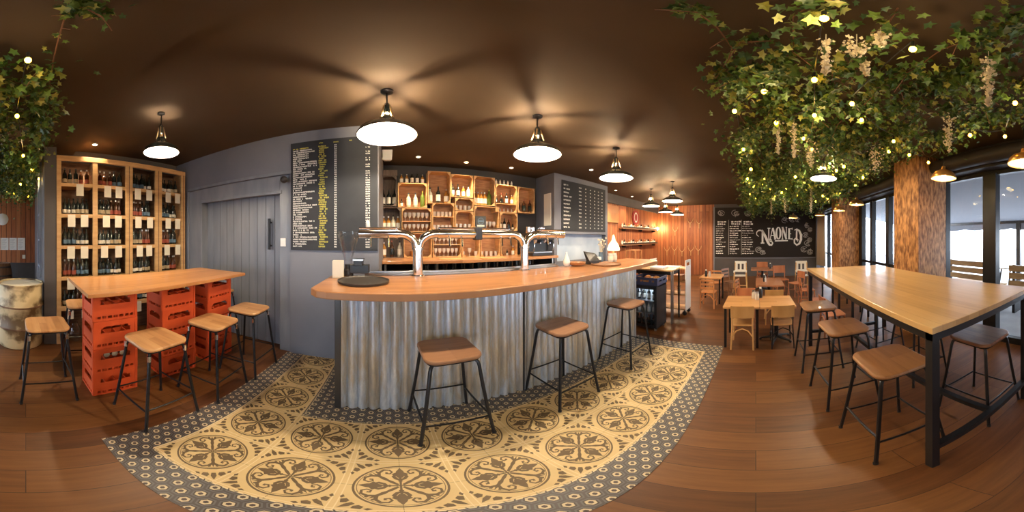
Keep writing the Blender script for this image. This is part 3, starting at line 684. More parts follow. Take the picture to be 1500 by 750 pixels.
for i, (x, y, w) in enumerate(((139, 212, 'above the left bays of the bottle cabinet'), (613, 230, 'above the left of the shelf crates'), (683, 238, 'above the middle of the shelf crates'), (749, 246, 'above the right of the shelf crates'),
                        (866, 249, 'in front of the right-hand chalkboard'), (902, 279, 'past the right-hand chalkboard, nearer one'), (926, 288, 'past the right-hand chalkboard, farther one'))):
    p = at(x, y, z=CZ - .006); dl.put((p.x, p.y, CZ - .0005), 'small round ceiling spotlight ' + w, 'spotlight', 'recessed ceiling spotlights')
    l = bpy.data.lights.new('spot_light', 'SPOT'); l.energy = 48; l.color = (1, .74, .45); l.spot_size = radians(95); l.spot_blend = .6; l.shadow_soft_size = .03
    o = bpy.data.objects.new('spot_light', l); COL.objects.link(o); o.location = (p.x, p.y, CZ - .02)

# =====================================================================  CHALKBOARDS
def glyph(b, x, z, h, rng, y):
    w = h * .66; t = h * .27; k = rng.randrange(5)
    R = []
    if k in (0, 1, 3): R.append((x, x + t, z, z + h))
    if k in (0, 2, 4): R.append((x, x + w, z + h - t, z + h))
    if k in (1, 2, 3): R.append((x, x + w, z, z + t))
    if k in (0, 3, 4): R.append((x + w - t, x + w, z, z + h))
    if k in (1, 4, 2): R.append((x, x + w, z + h * .42, z + h * .42 + t))
    for a, c, d, e in R: b.add([(a, y, d), (c, y, d), (c, y, e), (a, y, e)], [(0, 1, 2, 3)])
def words(b, x, z, h, w, rng, y, sp=.85):
    n = max(1, int(w / (h * sp)))
    for i in range(n):
        if rng.random() < .13 and 0 < i < n - 1: continue
        glyph(b, x + i * h * sp, z, h, rng, y)
rng = random.Random(5)
t = thing('drinks_chalkboard', 'tall left-hand chalkboard listing drinks in white and yellow on the grey wall', 'chalkboard', (-.64, 2.485, 2.0))
b = MB(); b.box(-.50, .50, -.0, .014, -.66, .65); b.build('board', M['board'], t)
b = MB(); y = -.0012
for i in range(46):
    z = .555 - i * .0262; w = rng.choice((.12, .17, .2, .24, .27, .3)) if i else .2
    b.mi = 1 if i == 0 else 0; words(b, -.47, z, .0165, w, rng, y)
    b.mi = 1; words(b, -.16 + rng.uniform(0, .02), z, .018, rng.uniform(.06, .11), rng, y)
    b.mi = 0
    words(b, .025, z, .0165, .04, rng, y)
    if i > 1 and (i % 3 or i > 12): words(b, .37, z, .0145, .05, rng, y)
b.mi = 1; words(b, -.15, .60, .014, .05, rng, y); words(b, .015, .595, .014, .06, rng, y); words(b, .19, .60, .013, .04, rng, y)
b.build('writing', [M['chalk'], M['chalk_yel']], t)
t = thing('beer_chalkboard', 'wide right-hand chalkboard with rows of white writing on the bar end wall', 'chalkboard', (3.86, 3.465, 2.15))
b = MB(); b.box(-.72, .72, 0, .014, -.53, .53); b.mi = 1
for i in range(12):
    z = .42 - i * .08; words(b, -.67, z, .03, rng.uniform(.13, .3), rng, y)
    for j, xx in enumerate((-.22, -.02, .14, .29, .43, .57)):
        words(b, xx, z, .024, .10 if j == 0 and rng.random() > .3 else .05, rng, y)
b.build('board', [M['board'], M['chalk']], t)
# far board with the house name
t = thing('far_chalk_menu', 'wide black chalkboard wall with NAONED in big white letters and three menu columns', 'chalkboard', (XE - .02, -.36, 1.69))
b = MB(); b.box(-.015, .018, -1.97, 1.94, -.95, .97); b.build('board', M['board_dark'], t)
WK = 1.35
def stroke(b, pts, w, x=-.0175):
    w = [q * WK for q in w] if isinstance(w, list) else w * WK
    # pts in (u to the right, z up); wall faces -x, right on the picture = -y
    for P_ in ribbon(pts, w): b.add([(x, -u, z) for u, z in P_], [(0, 1, 2, 3)])
def arc(cx, cz, r, a0, a1, n=12, rz_=None): rz_ = rz_ or r; return [(cx + r * cos(radians(a0 + (a1 - a0) * k / n)), cz + rz_ * sin(radians(a0 + (a1 - a0) * k / n))) for k in range(n + 1)]
L0 = MB()
def let(kind, cx, w, z0, z1, bw=.055, tw=.022):
    x0, x1 = cx - w / 2, cx + w / 2
    if kind == 'A':
        stroke(L0, [(x0, z0), (cx - .01, z1)], tw); stroke(L0, [(cx, z1), (x1, z0)], bw); stroke(L0, [(x0 + .03, z0 + (z1 - z0) * .33), (x1 - .03, z0 + (z1 - z0) * .33)], tw)
        stroke(L0, [(x0 - .03, z0), (x0 + .04, z0)], tw); stroke(L0, [(x1 - .05, z0), (x1 + .03, z0)], tw)
    if kind == 'O':
        p = arc(cx, (z0 + z1) / 2, w / 2 - .02, 0, 360, 28, (z1 - z0) / 2 - .01); stroke(L0, p, [tw + (bw - tw) * abs(cos(2 * pi * k / 28)) for k in range(29)])
    if kind == 'N':
        stroke(L0, [(x0 + .02, z0), (x0 + .02, z1)], tw); stroke(L0, [(x1 - .02, z0), (x1 - .02, z1)], tw); stroke(L0, [(x0 + .02, z1), (x1 - .02, z0)], bw)
        for xx in (x0 + .02, x1 - .02): stroke(L0, [(xx - .03, z1), (xx + .03, z1)], tw)
        stroke(L0, [(x0 - .02, z0), (x0 + .05, z0)], tw)
    if kind == 'E':
        stroke(L0, [(x0 + .03, z0), (x0 + .03, z1)], bw)
        for zz in (z0 + .01, z1 - .01): stroke(L0, [(x0, zz), (x1, zz)], tw); stroke(L0, [(x1, zz - .04), (x1, zz + .035)], tw * .8)
        stroke(L0, [(x0, (z0 + z1) / 2), (x1 - .04, (z0 + z1) / 2)], tw)
# u runs -0.26 .. 1.42 from board centre offset (u = -(y - cy))
def U(px_): p = at(px_, 345, X=XE - .02); return -(p.y + .36)
def ZZ(py_, px_=1140): return at(px_, py_, X=XE - .02).z - 1.69
let('A', U(1132), .20, ZZ(350.3), ZZ(334)); let('O', U(1140.2), .20, ZZ(350.3), ZZ(332.8)); let('N', U(1149), .19, ZZ(350.3), ZZ(333)); let('E', U(1157.5), .15, ZZ(350.3), ZZ(334.5))
# big N with swashes
n0 = U(1117); n1 = U(1126.5); zt_, zb_ = ZZ(336), ZZ(356)
stroke(L0, [(n0 - .0, zb_), (n0, ZZ(339))], .05); stroke(L0, [(n0 - .07, zb_), (n0 + .07, zb_)], .03)
stroke(L0, arc(n0 - .10, ZZ(342), .13, 20, 250, 14, .12) , [.05 - .0025 * k for k in range(15)])
stroke(L0, [(n0 - .02, ZZ(337)), (n0 + .09, ZZ(345)), (n1 - .04, ZZ(355)), (n1 + .02, ZZ(358.5)), (n1 + .10, ZZ(358.8)), (n1 + .14, ZZ(356)), (n1 + .10, ZZ(353.5)), (n1 + .05, ZZ(354.5))], [.05, .07, .07, .06, .05, .045, .035, .02])
stroke(L0, [(n1 - .01, ZZ(334.5)), (n1 - .01, ZZ(352))], .03); stroke(L0, [(n1 - .06, ZZ(334.5)), (n1 + .05, ZZ(334.5))], .025)
# big D with curl
d0 = U(1167); stroke(L0, [(d0, ZZ(336)), (d0 - .01, ZZ(352))], .045)
stroke(L0, [(d0 - .09, ZZ(337)), (d0, ZZ(335.5)), (d0 + .10, ZZ(338)), (d0 + .17, ZZ(344)), (d0 + .17, ZZ(351)), (d0 + .10, ZZ(357)), (d0 - .0, ZZ(359)), (d0 - .09, ZZ(356)), (d0 - .10, ZZ(351)), (d0 - .03, ZZ(348.5)), (d0 + .05, ZZ(351)), (d0 + .03, ZZ(354))],
       [.02, .045, .06, .07, .07, .06, .05, .045, .04, .035, .03, .02])
stroke(L0, [(U(1135), ZZ(352.8)), (U(1154), ZZ(352.4))], .035); stroke(L0, arc(U(1129), ZZ(352.5), .035, 0, 360, 8), .03)
L0.build('name_lettering', M['chalk'], t)
b = MB(); r9 = random.Random(9)
for ci, (ua, ub) in enumerate(((1049, 1066), (1069, 1085), (1087, 1104))):
    u0, u1 = U(ua), U(ub)
    for k in range(15):
        z = ZZ(325 + k * 3.3); w = (u1 - u0) * r9.uniform(.45, 1.0) if k > 1 else (u1 - u0) * .7
        uo = u0 + (.06 if k < 2 else 0); hh = .05 if k < 2 else .034; x = uo
        b.mi = 0 if k < 2 or r9.random() < .55 else 1
        while x < uo + w:
            l = r9.uniform(.03, .12); stroke(b, [(x, z + r9.uniform(-.008, .008)), (x + l, z + r9.uniform(-.008, .008))], hh * r9.uniform(.5, .9)); x += l + .02
for ua in (1067.5, 1086): b.mi = 1; stroke(b, [(U(ua), ZZ(322)), (U(ua), ZZ(373))], .012)
b.mi = 1
for cx, cy, rr_ in ((1182, 331, .10), (1186, 337, .10), (1181, 344, .12), (1187, 351, .10), (1183, 357, .12), (1178, 366, .13), (1187, 368, .12), (1150, 322, .12), (1160, 321, .13), (1168, 323, .1), (1056, 312, .12), (1078, 313, .14), (1096, 312, .12), (1112, 366, .13), (1118, 369, .1)):
    uc, zc = U(cx), ZZ(cy, cx)
    for k in range(3): stroke(b, arc(uc + r9.uniform(-.03, .03), zc + r9.uniform(-.03, .03), rr_ * (1 - .28 * k), r9.randrange(90), 270 + r9.randrange(90), 12, rr_ * (1 - .28 * k) * .8), .014)
    for k in range(3): a = r9.uniform(0, 6.3); stroke(b, [(uc, zc), (uc + rr_ * cos(a), zc + rr_ * sin(a))], .012)
b.build('menu_writing', [M['chalk'], M['chalk_soft']], t)

# =====================================================================  BEHIND THE BAR
t = thing('back_counter', 'back bar counter with a reddish wood top under the bottle crates', 'counter', (1.4, 3.7, 0))
b = MB(); b.box(-1.525, 1.54, -.36, .385, 1.10, 1.145); b.build('worktop', M['bar_top'], t, bevel=.004)
b = MB(); b.box(-1.5, 1.5, -.28, .38, 0, .92); b.build('base', M['black_wall'], t)
b = MB(); b.box(-1.5, 1.5, .30, .38, .92, 1.10); b.build('recess_back', M['black_wall'], t)
for x in (-1.48, -.7, .1, .9, 1.48): b = MB(); b.box(x - .015, x + .015, -.26, .30, .92, 1.10); b.build('divider', M['steel'], t)
# wine crates hung as shelves : pixel rectangle -> metric box on the plane y=3.85
FY = 3.86
def crate_rect(x0, x1, y0, y1):
    a = at(x0, (y0 + y1) / 2, Y=FY); c = at(x1, (y0 + y1) / 2, Y=FY); xm = (x0 + x1) / 2
    return a.x, c.x, at(xm, y1, Y=FY).z, at(xm, y0, Y=FY).z
def wine_crate(x0, x1, z0, z1, label, dark=False, shelf=None, Yf=FY, name='wine_crate', back=True):
    t = thing(name, label, 'wooden crate', ((x0 + x1) / 2, Yf + .115, z0), 0, 'wooden crates on the back bar wall')
    w = (x1 - x0) / 2; h = z1 - z0; wood = M['crate_dark'] if dark else M['crate_wood']; th = .011; d = .115
    b = MB(); b.box(-w, w, -d, d, 0, th); b.box(-w, w, -d, d, h - th, h); b.box(-w, -w + th, -d, d, th, h - th); b.box(w - th, w, -d, d, th, h - th)
    c_ = .055
    for sx in (-1, 1):
        for (zz, sz) in ((th, 1), (h - th, -1)):       # triangular corner blocks
            X = sx * (w - th); pl = [(X, zz), (X - sx * c_, zz), (X, zz + sz * c_)]
            V = [(p[0], -d + .001, p[1]) for p in pl] + [(p[0], -d + .03, p[1]) for p in pl]
            b.add(V, [(0, 1, 2), (5, 4, 3), (0, 3, 4, 1), (1, 4, 5, 2), (2, 5, 3, 0)])
    b.build('box_frame', wood, t)
    b = MB(); b.box(-w + th, w - th, d - .01, d, th, h - th); b.build('back_board', M['crate_dark'] if dark else M['crate_in'], t)
    if shelf: b = MB(); b.box(-w + th, w - th, -d + .005, d - .01, h * shelf - .005, h * shelf + .005); b.build('inner_shelf', wood, t)
    return t
crates = [(558, 581, 258, 302, 'dark stained crate, top row beside the grey wall end', 1, None), (583, 625.5, 268, 304, 'pale crate, second from left, with a row of bottles on top', 0, None),
 (627, 660, 251, 298, 'tall pale crate with three wine bottles, third in the top row', 0, None), (661, 693, 256, 289, 'pale crate fourth in the top row with dark capped bottles', 0, None),
 (694.5, 725, 259, 301, 'pale crate with label bottles and one green bottle in the top row', 0, None), (726, 757, 271, 311, 'two-level pale crate under a row of white bottles near the right', 0, .3),
 (759, 783, 275, 312, 'pale crate with three dark wine bottles, rightmost on the wall', 0, None), (558, 587, 303.5, 338, 'dark stained crate below the first, left end of second row', 1, None),
 (588.5, 632, 305, 340, 'wide pale crate with two rows of stemmed glasses, second row', 0, .45), (633.5, 665.5, 297, 338, 'pale crate with tumblers on two levels, middle of second row', 0, .5),
 (667, 693.5, 290.5, 308.5, 'small pale crate of tumblers under the dark capped bottles', 0, None), (667, 693.5, 309.5, 336, 'pale crate below the small one with a few glasses', 0, None),
 (695, 731, 302.5, 337, 'pale crate holding a dark box with a blue emblem', 0, None), (732.5, 758, 312, 338, 'crate of dark bottles with white labels, right end of second row', 0, None),
 (558, 590, 341, 378, 'dark stained crate at the lower left behind the coffee grinder', 1, None), (591.5, 632.5, 341.5, 377.5, 'pale crate with a round basket, behind the left tap column', 0, None),
 (634, 676, 340, 377, 'wide pale crate with two rows of upturned glasses behind the tap pipe', 0, .5), (677.5, 703, 339.5, 377, 'pale crate behind the black pipe joint', 0, None),
 (704.5, 733, 339, 376.5, 'pale crate with four white-bottomed jars near the counter', 0, None), (734.5, 758, 339.5, 376.5, 'shadowy crate beside the right tap column', 0, None)]
CR = []
for x0, x1, y0, y1, lab, dk, shf in crates:
    q = crate_rect(x0, x1, y0, y1); CR.append((q, shf)); wine_crate(*q, lab, dk, shf)
# upper left plank above the dark crate
q = crate_rect(558, 582, 249, 257.5); b = MB(); b.box(q[0], q[1], FY, FY + .22, q[2], q[3]); o = b.build('plank_shelf_end', M['crate_dark'], None); tag(o, 'grey weathered plank above the dark stained crate at the left end', 'plank')
vb = {}
def bt(key, *a): vb[key] = One(bottle(*a))
bt('white_wine', .038, .29, M['bottle_dark'], M['label'], M['black_plastic']); bt('spirit', .042, .27, M['bottle_clear'], M['label'], M['black_plastic'], .6, .35)
bt('green', .042, .31, M['bottle_green'], M['bottle_green'], M['label_yel']); bt('amber', .04, .25, M['bottle_amber'], M['label'], M['steel']); bt('small_white', .022, .15, M['label'], M['label'], M['bottle_brown'], .6, .4, 10)
bt('red_wine', .038, .28, M['bottle_brown'], M['bottle_dark'], M['label_red']); bt('small_dark', .025, .16, M['bottle_dark'], M['label'], M['bottle_dark'], .6, .4, 10)
b = MB(); b.lathe([(.026, 0), (.033, .11), (.031, .11), (.024, .004)], 12, cap=False); b.lathe([(0, .001), (.026, .001)], 12, cap=False); tumbler = One(b.build('tumbler', M['glass'], None, smooth=True))
M['glass_white'] = mat('frosted_glassware', (.62, .58, .52), .15, spec=.9)
b = MB(); b.lathe([(.030, 0), (.030, .003), (.004, .008), (.004, .06), (.02, .07), (.033, .10), (.034, .15), (.032, .15), (.031, .10), (.018, .075), (0, .07)], 12, cap=False); wineg = One(b.build('stemmed_glass', M['glass_white'], None, smooth=True))
b = MB(); b.lathe([(.028, 0), (.031, .09), (.029, .09), (.025, .005), (0, .005)], 12, cap=False); jar = One(b.build('small_glass', M['glass_white'], None, smooth=True))
def fill(ci, keys, label, group, z_off=.0115, yo=0., scale=1., span=(.13, .87), over=False):
    (x0, x1, z0, z1), shf = CR[ci]; n = len(keys)
    for k, key in enumerate(keys):
        u = span[0] + (span[1] - span[0]) * (k / (n - 1) if n > 1 else .5)
        x = x0 + (x1 - x0) * u; z = (z1 + .0005 if over else z0 + z_off)
        obj_ = {'t': tumbler, 'g': wineg, 'j': jar}.get(key) or vb[key]
        nm = {'t': 'tumbler', 'g': 'glass', 'j': 'glass'}.get(key, 'bottle')
        obj_.put((x, FY + .10 + yo, z), label, nm, group, rz=random.random() * 6, scale=(scale,) * 3)
def lv_(ci): (x0, x1, z0, z1), s = CR[ci]; return (z1 - z0) * s + .0055
fill(0, ['white_wine'] * 3, 'wine bottle in the dark stained crate at the top left of the shelves', 'wine bottles in the top left crate')
fill(1, ['amber', 'amber', 'white_wine', 'white_wine', 'amber'], 'bottle standing on top of the second crate under the ceiling', 'bottles on top of the second crate', over=True, scale=.72)
fill(1, ['small_dark', 'spirit', 'spirit', 'green'], 'spirit bottle in the second crate of the top row', 'spirit bottles in the second crate', scale=.95)
fill(2, ['spirit', 'white_wine', 'amber'], 'bottle in the tall third crate of the top row', 'bottles in the third crate', scale=1.05)
fill(3, ['white_wine', 'white_wine', 'amber', 'spirit'], 'bottle in the fourth crate of the top row', 'bottles in the fourth crate', scale=.85)
fill(4, ['amber', 'amber', 'amber', 'amber'], 'label bottle in the crate left of the green bottle', 'label bottles beside the green bottle', span=(.12, .6)); fill(4, ['green'], 'single green bottle in the fifth crate of the top row', 'green bottle', span=(.82, .82))
fill(5, ['red_wine', 'red_wine', 'white_wine', 'amber'], 'bottle on the upper level of the two-level crate', 'bottles on the upper level of the two-level crate', z_off=lv_(5), scale=.78)
fill(5, ['small_white'] * 5, 'tiny white bottle on the lower level of the two-level crate', 'tiny bottles on the lower level', scale=.6)
fill(5, ['small_white'] * 5, 'small white bottle in the row on top of the two-level crate', 'small bottles on top of the two-level crate', over=True, scale=.85)
fill(6, ['red_wine'] * 3, 'dark wine bottle in the rightmost crate on the wall', 'dark wine bottles in the rightmost crate')
fill(7, ['amber', 'amber', 'spirit', 'amber'], 'bottle in the dark stained crate of the second row', 'bottles in the second-row dark crate', scale=.95)
fill(8, ['g'] * 6, 'stemmed glass on the upper level of the wide glass crate', 'stemmed glasses, upper level', z_off=lv_(8)); fill(8, ['g'] * 6, 'stemmed glass on the lower level of the wide glass crate', 'stemmed glasses, lower level', scale=.85)
fill(9, ['j'] * 5, 'small glass on the upper level of the tumbler crate', 'small glasses, upper level', z_off=lv_(9)); fill(9, ['j'] * 5, 'small glass on the lower level of the tumbler crate', 'small glasses, lower level')
fill(10, ['j'] * 4, 'small glass in the little crate under the capped bottles', 'small glasses in the little crate'); fill(11, ['j'] * 4, 'small glass in the crate below the little crate', 'small glasses below the little crate')
fill(12, ['g'] * 3, 'stemmed glass beside the dark emblem box', 'stemmed glasses beside the emblem box', span=(.55, .88)); fill(13, ['white_wine', 'white_wine', 'red_wine', 'small_dark'], 'dark bottle in the right-end crate of the second row', 'dark bottles in the right-end crate', scale=.8)
fill(14, ['amber', 'red_wine', 'spirit'], 'bottle in the lower left dark crate behind the grinder', 'bottles in the lower left crate'); fill(16, ['g'] * 6, 'stemmed glass on the upper level behind the tap pipe', 'glasses on the upper level behind the pipe', z_off=lv_(16), scale=.9)
fill(16, ['g'] * 6, 'stemmed glass on the lower level behind the tap pipe', 'glasses on the lower level behind the pipe', scale=.95); fill(17, ['j', 'g', 'j'], 'glass in the crate behind the black pipe joint', 'glasses behind the black pipe joint')
fill(18, ['j'] * 4, 'white-bottomed jar glass in the crate near the counter', 'jar glasses near the counter'); fill(19, ['red_wine', 'small_dark', 'amber'], 'bottle in the shadowy crate beside the right tap column', 'bottles in the shadowy crate', scale=.8)
(x0, x1, z0, z1), _ = CR[12]
b = MB(); b.mi = 0; b.box(0, .20, 0, .14, 0, .24); b.mi = 1
for P_ in ringp(.05, .012, 20): b.add([(.10 + p[0], -.001, .15 + p[1]) for p in P_], [(0, 1, 2, 3)])
b.add([(.05, -.001, .135), (.15, -.001, .135), (.15, -.001, .165), (.05, -.001, .165)], [(0, 1, 2, 3)]); b.mi = 2; b.add([(.03, -.001, .05), (.17, -.001, .05), (.17, -.001, .08), (.03, -.001, .08)], [(0, 1, 2, 3)])
o = b.build('gift_box', [M['black_plastic'], M['label_blue'], M['label']], None, loc=(x0 + .03, FY + .02, z0 + .0115)); tag(o, 'dark box with a blue round emblem inside a pale crate', 'box')
b = MB(); b.lathe([(.10, 0), (.125, .09), (.118, .09), (.095, .01), (0, .01)], 24, cap=False); (x0, x1, z0, z1), _ = CR[15]
o = b.build('round_basket', M['copper'], None, smooth=True, loc=((x0 + x1) / 2, FY + .12, z0 + .0115)); tag(o, 'small round basket in the crate behind the left tap column', 'basket')
for k in range(14):
    x = .55 + k * .145
    tumbler.put((x, 3.52, .921), 'tumbler in the dark recess under the back counter', 'tumbler', 'tumblers under the back counter', scale=(1.2, 1.2, 1.35))
# framed plates lying on the counter
for (px_, w_, lab) in ((660, .17, 'pale wooden board lying on the back counter behind the left tap'), (722, .22, 'pale wooden board lying on the back counter near the right tap')):
    p = at(px_, 380, Y=3.5); b = MB(); b.box(-w_, w_, -.08, .08, 0, .012); o = b.build('serving_board', M['pale_wood'], None, bevel=.003, loc=(p.x, 3.5, 1.146)); tag(o, lab, 'serving board', 'boards on the back counter')
# coffee machine on the back counter, right
t = thing('espresso_machine', 'black and chrome espresso machine at the right end of the back counter', 'espresso machine', (2.63, 3.62, 1.146))
b = MB(); b.box(-.22, .25, -.18, .2, 0, .06); b.box(-.22, .25, 0, .2, .06, .36); b.box(-.24, .27, -.2, .2, .30, .42); b.build('body', M['black_plastic'], t, bevel=.01)
b = MB(); b.box(-.2, .23, -.19, .0, .061, .075); b.build('drip_grid', M['steel'], t)
for x in (-.1, .12): b = MB(); b.lathe([(.03, .24), (.035, .30)], 14, (x, -.1, 0)); b.tube([(x, -.1, .25), (x, -.26, .24)], .011, 8); b.build('group_head', M['chrome'], t, smooth=True)
for x in (-.21, .24): b = MB(); b.tube([(x, -.19, .30), (x, -.22, .2), (x, -.2, .1)], .007, 6); b.build('steam_wand', M['chrome'], t, smooth=True)
b = MB(); b.lathe([(.045, 0), (.055, .02), (.04, .09), (.045, .12), (.042, .12), (.036, .09), (.05, .02), (0, .01)], 18, cap=False); b.tube([(.045, 0, .10), (.085, 0, .09), (.08, 0, .03), (.05, 0, .02)], .006, 6)
jug = One(b.build('milk_jug', M['chrome'], None, smooth=True))
for i, (x, yy) in enumerate(((2.42, 3.6), (2.56, 3.66), (2.70, 3.58), (2.83, 3.68))): jug.put((x, yy, 1.567), 'chrome milk jug on top of the espresso machine', 'milk jug', 'milk jugs on the espresso machine', rz=i)
# paper sheet pinned on the side of the end wall
b = MB(); b.box(-.012, 0, -.11, .11, -.33, .33); o = b.build('pinned_sheet', M['paper_white'], None, loc=(2.948, 3.68, 2.06)); tag(o, 'tall grey-white sheet pinned to the narrow side of the bar end wall', 'paper sheet')

# --- beer taps
t = thing('beer_tap_tower', 'long chrome beer tap pipe on two Y-shaped columns standing on the bar', 'beer tap tower', (.82, 2.13, BT + .0005))
zp = .40; xc = (.25 - .82, 1.38 - .82); ends = (-.29 - .82, 1.95 - .82)
for x in xc:
    b = MB(); b.lathe([(.065, 0), (.065, .012), (.047, .02), (.046, .25), (.055, .255), (.055, .268), (.046, .275), (.046, .29)], 24, (x, 0, 0)); b.build('column', M['chrome'], t, smooth=True)
    for s in (-1, 1):
        b = MB(); P = [(x + s * .008, 0, .26)] + [(x + s * (.02 + .15 * (1 - cos(a))), 0, .285 + .115 * sin(a)) for a in (0, .35, .7, 1.05, 1.35, 1.57)] + [(x + s * .19, 0, zp)]; b.tube(P, [.036] * 3 + [.041] * 5, 14); b.build('curved_arm', M['chrome'], t, smooth=True)
        b = MB(); b.tube([(x + s * .185, 0, zp), (x + s * .205, 0, zp)], .053, 16); b.build('collar', M['chrome'], t, smooth=True)
for a, c in ((ends[0], xc[0] - .19), (xc[0] + .19, xc[1] - .19), (xc[1] + .19, ends[1])):
    b = MB(); b.tube([(a, 0, zp), (c, 0, zp)], .046, 18); b.tube([(a, -.01, zp + .05), (c, -.01, zp + .05)], .011, 8); b.build('pipe', M['chrome'], t, smooth=True)
b = MB(); b.box(-.02, .05, -.05, .05, zp - .06, zp + .065); b.build('joint_block', M['black_plastic'], t, bevel=.01)
for x in (-1.0, -.84, -.28, -.16, .26, .36, .85, 1.0):
    b = MB(); b.tube([(x, 0, zp - .03), (x, -.05, zp - .045), (x, -.06, zp - .12)], .008, 8); n_ = b.build('nozzle', M['chrome'], t, smooth=True)
b = MB(); b.lathe([(.012, zp + .05), (.02, zp + .065), (.018, zp + .11), (.008, zp + .12)], 12, (-1.03, 0, 0)); b.build('knob', M['white'], t, smooth=True)
b = MB(); b.box(-1.15, 1.12, -.10, .10, 0, .012); b.mi = 1; b.box(-1.14, 1.11, .07, .10, .012, .028)
o = b.build('drip_tray', [M['steel'], M['steel']], None, bevel=.003, loc=(.82, 2.32, BT - .03)); 
bpy.data.objects.remove(o)
b = MB(); b.box(-1.1, 1.1, 0, .07, -.03, 0); b.box(-1.1, 1.1, 0, .008, 0, .014); b.box(-1.1, 1.1, .058, .07, 0, .03); o = b.build('sink_rim', M['steel'], None, bevel=.003, loc=(.85, 2.215, BT + .005)); tag(o, 'long stainless steel drip tray along the back edge of the bar', 'drip tray')
b = MB(); b.box(-.12, 1.95, 2.22, 2.6, 0, 1.09); o = b.build('under_bar_unit', M['black_wall'], None); tag(o, 'dark under-bar unit behind the bar beneath the steel drip tray', 'bar unit')

# --- things on the bar
def tray(loc, r_, label, m):
    b = MB(); b.lathe([(0, .0), (r_ * .93, .0), (r_, .004), (r_ + .004, .02), (r_, .021), (r_ * .95, .008), (0, .006)], 40, cap=False); o = b.build('round_tray', m, None, smooth=True, loc=loc); return tag(o, label, 'tray', 'round trays on the bar')
M['tray_dark'] = mat('dark_tray_rubber', (.035, .03, .026), .5)
tray((-.22, 1.86, BT + .0005), .205, 'dark round serving tray at the left end of the bar', M['tray_dark'])
tray((2.48, 1.86, BT + .0005), .20, 'round brown serving tray on the right part of the bar', M['seat_dark'])
b = MB(); b.box(-.048, .048, -.0, .012, 0, .16); b.box(-.048, .048, .05, .062, 0, .16); b.box(-.048, .048, 0, .062, 0, .012); o = b.build('menu_holder', M['paper'], None, bevel=.002, loc=(-.46, 1.98, BT + .0005)); o.rotation_euler = (0, 0, .1); tag(o, 'cream card menu holder standing behind the dark tray', 'menu holder')
t = thing('coffee_grinder', 'coffee grinder with a tall clear hopper and black body at the left of the bar', 'coffee grinder', (-.40, 2.16, BT + .0005))
b = MB(); b.lathe([(.03, .10), (.035, .14), (.075, .28), (.10, .36), (.10, .42), (.095, .42), (.095, .36), (.07, .28), (.03, .14)], 26, cap=False); b.build('hopper', M['hopper_glass'], t, smooth=True)
b = MB(); b.lathe([(.05, 0), (.05, .06), (.035, .07), (.035, .11)], 20); b.box(.02, .20, -.05, .05, .03, .11); b.box(.06, .14, -.06, .06, .10, .15); b.build('body', M['black_plastic'], t, bevel=.006)
b = MB(); b.box(.055, .15, -.065, .065, .151, .165); b.build('top_plate', M['steel'], t)
b = MB(); b.lathe([(.02, 0), (.045, .03), (.05, .08), (.025, .15), (.012, .20), (.012, .23), (.0, .23)], 20); o = b.build('white_vase', M['white'], None, smooth=True, loc=at(830, 389, Y=2.12).xy.to_3d() + Vector((0, 0, BT + .0005)), ); o.scale = (.9, .9, .8); tag(o, 'white round-bellied vase on the bar left of the wooden bowl', 'vase')
t = thing('cash_register', 'black cash register with a tilted screen on the bar behind the brown tray', 'cash register', (2.47, 2.10, BT + .0005))
b = MB(); b.box(-.11, .13, -.06, .07, 0, .045); b.build('base', M['black_plastic'], t, bevel=.005)
b = MB(); b.hexa([(-.12, -.06, .045), (.12, -.06, .045), (.12, .0, .045), (-.12, .0, .045)], [(-.12, .03, .17), (.12, .03, .13), (.12, .06, .14), (-.12, .06, .18)]); b.build('screen', M['black_plastic'], t, bevel=.004)
b = MB(); b.box(.09, .14, -.055, .02, .046, .09); b.build('receipt', M['paper_white'], t)
b = MB(); b.lathe([(.06, 0), (.10, .02), (.115, .05), (.108, .05), (.09, .022), (0, .012)], 24, cap=False); o = b.build('wooden_bowl', M['bar_top'], None, smooth=True, loc=(2.15, 2.08, BT + .0005)); tag(o, 'shallow wooden bowl on the bar beside the white vase', 'bowl')
t = thing('table_lamp', 'small lamp with a cream bell-shaped shade at the back of the bar', 'table lamp', (3.02, 2.12, BT + .0005))
b = MB(); b.lathe([(.05, 0), (.05, .015), (.015, .03), (.015, .17)], 16); b.build('base', M['pale_wood'], t, smooth=True)
M['lampshade'] = mat('cream_lampshade', (.8, .68, .45), .7, emit=(1, .75, .4), es=1.2)
b = MB(); b.lathe([(.095, .16), (.10, .19), (.075, .26), (.03, .32), (.018, .38), (.008, .41), (0, .41)], 24, cap=False); b.build('lamp_shade', M['lampshade'], t, smooth=True)
for i, x in enumerate((2.80, 2.90)):
    b = MB(); b.mi = 0; b.lathe([(.038, 0), (.04, .01), (.04, .10), (.034, .115), (.034, .13), (0, .13)], 18); b.mi = 1; b.lathe([(.0415, .03), (.0415, .09)], 18, cap=False)
    o = b.build('storage_jar', [M['glass_white'], M['paper']], None, smooth=True, loc=(x, 2.02, BT + .0005)); tag(o, ['pale storage jar next to the cash register receipt', 'pale storage jar under the bell-shaped lamp'][i], 'jar', 'storage jars on the bar')
t = thing('vase_of_flowers', 'patterned vase with pale sprigs standing behind the cash register', 'vase', (2.72, 2.14, BT + .0005))
b = MB(); b.lathe([(.03, 0), (.045, .05), (.03, .12), (.035, .15)], 18); b.build('vase', M['label_blue'], t, smooth=True)
b = MB()
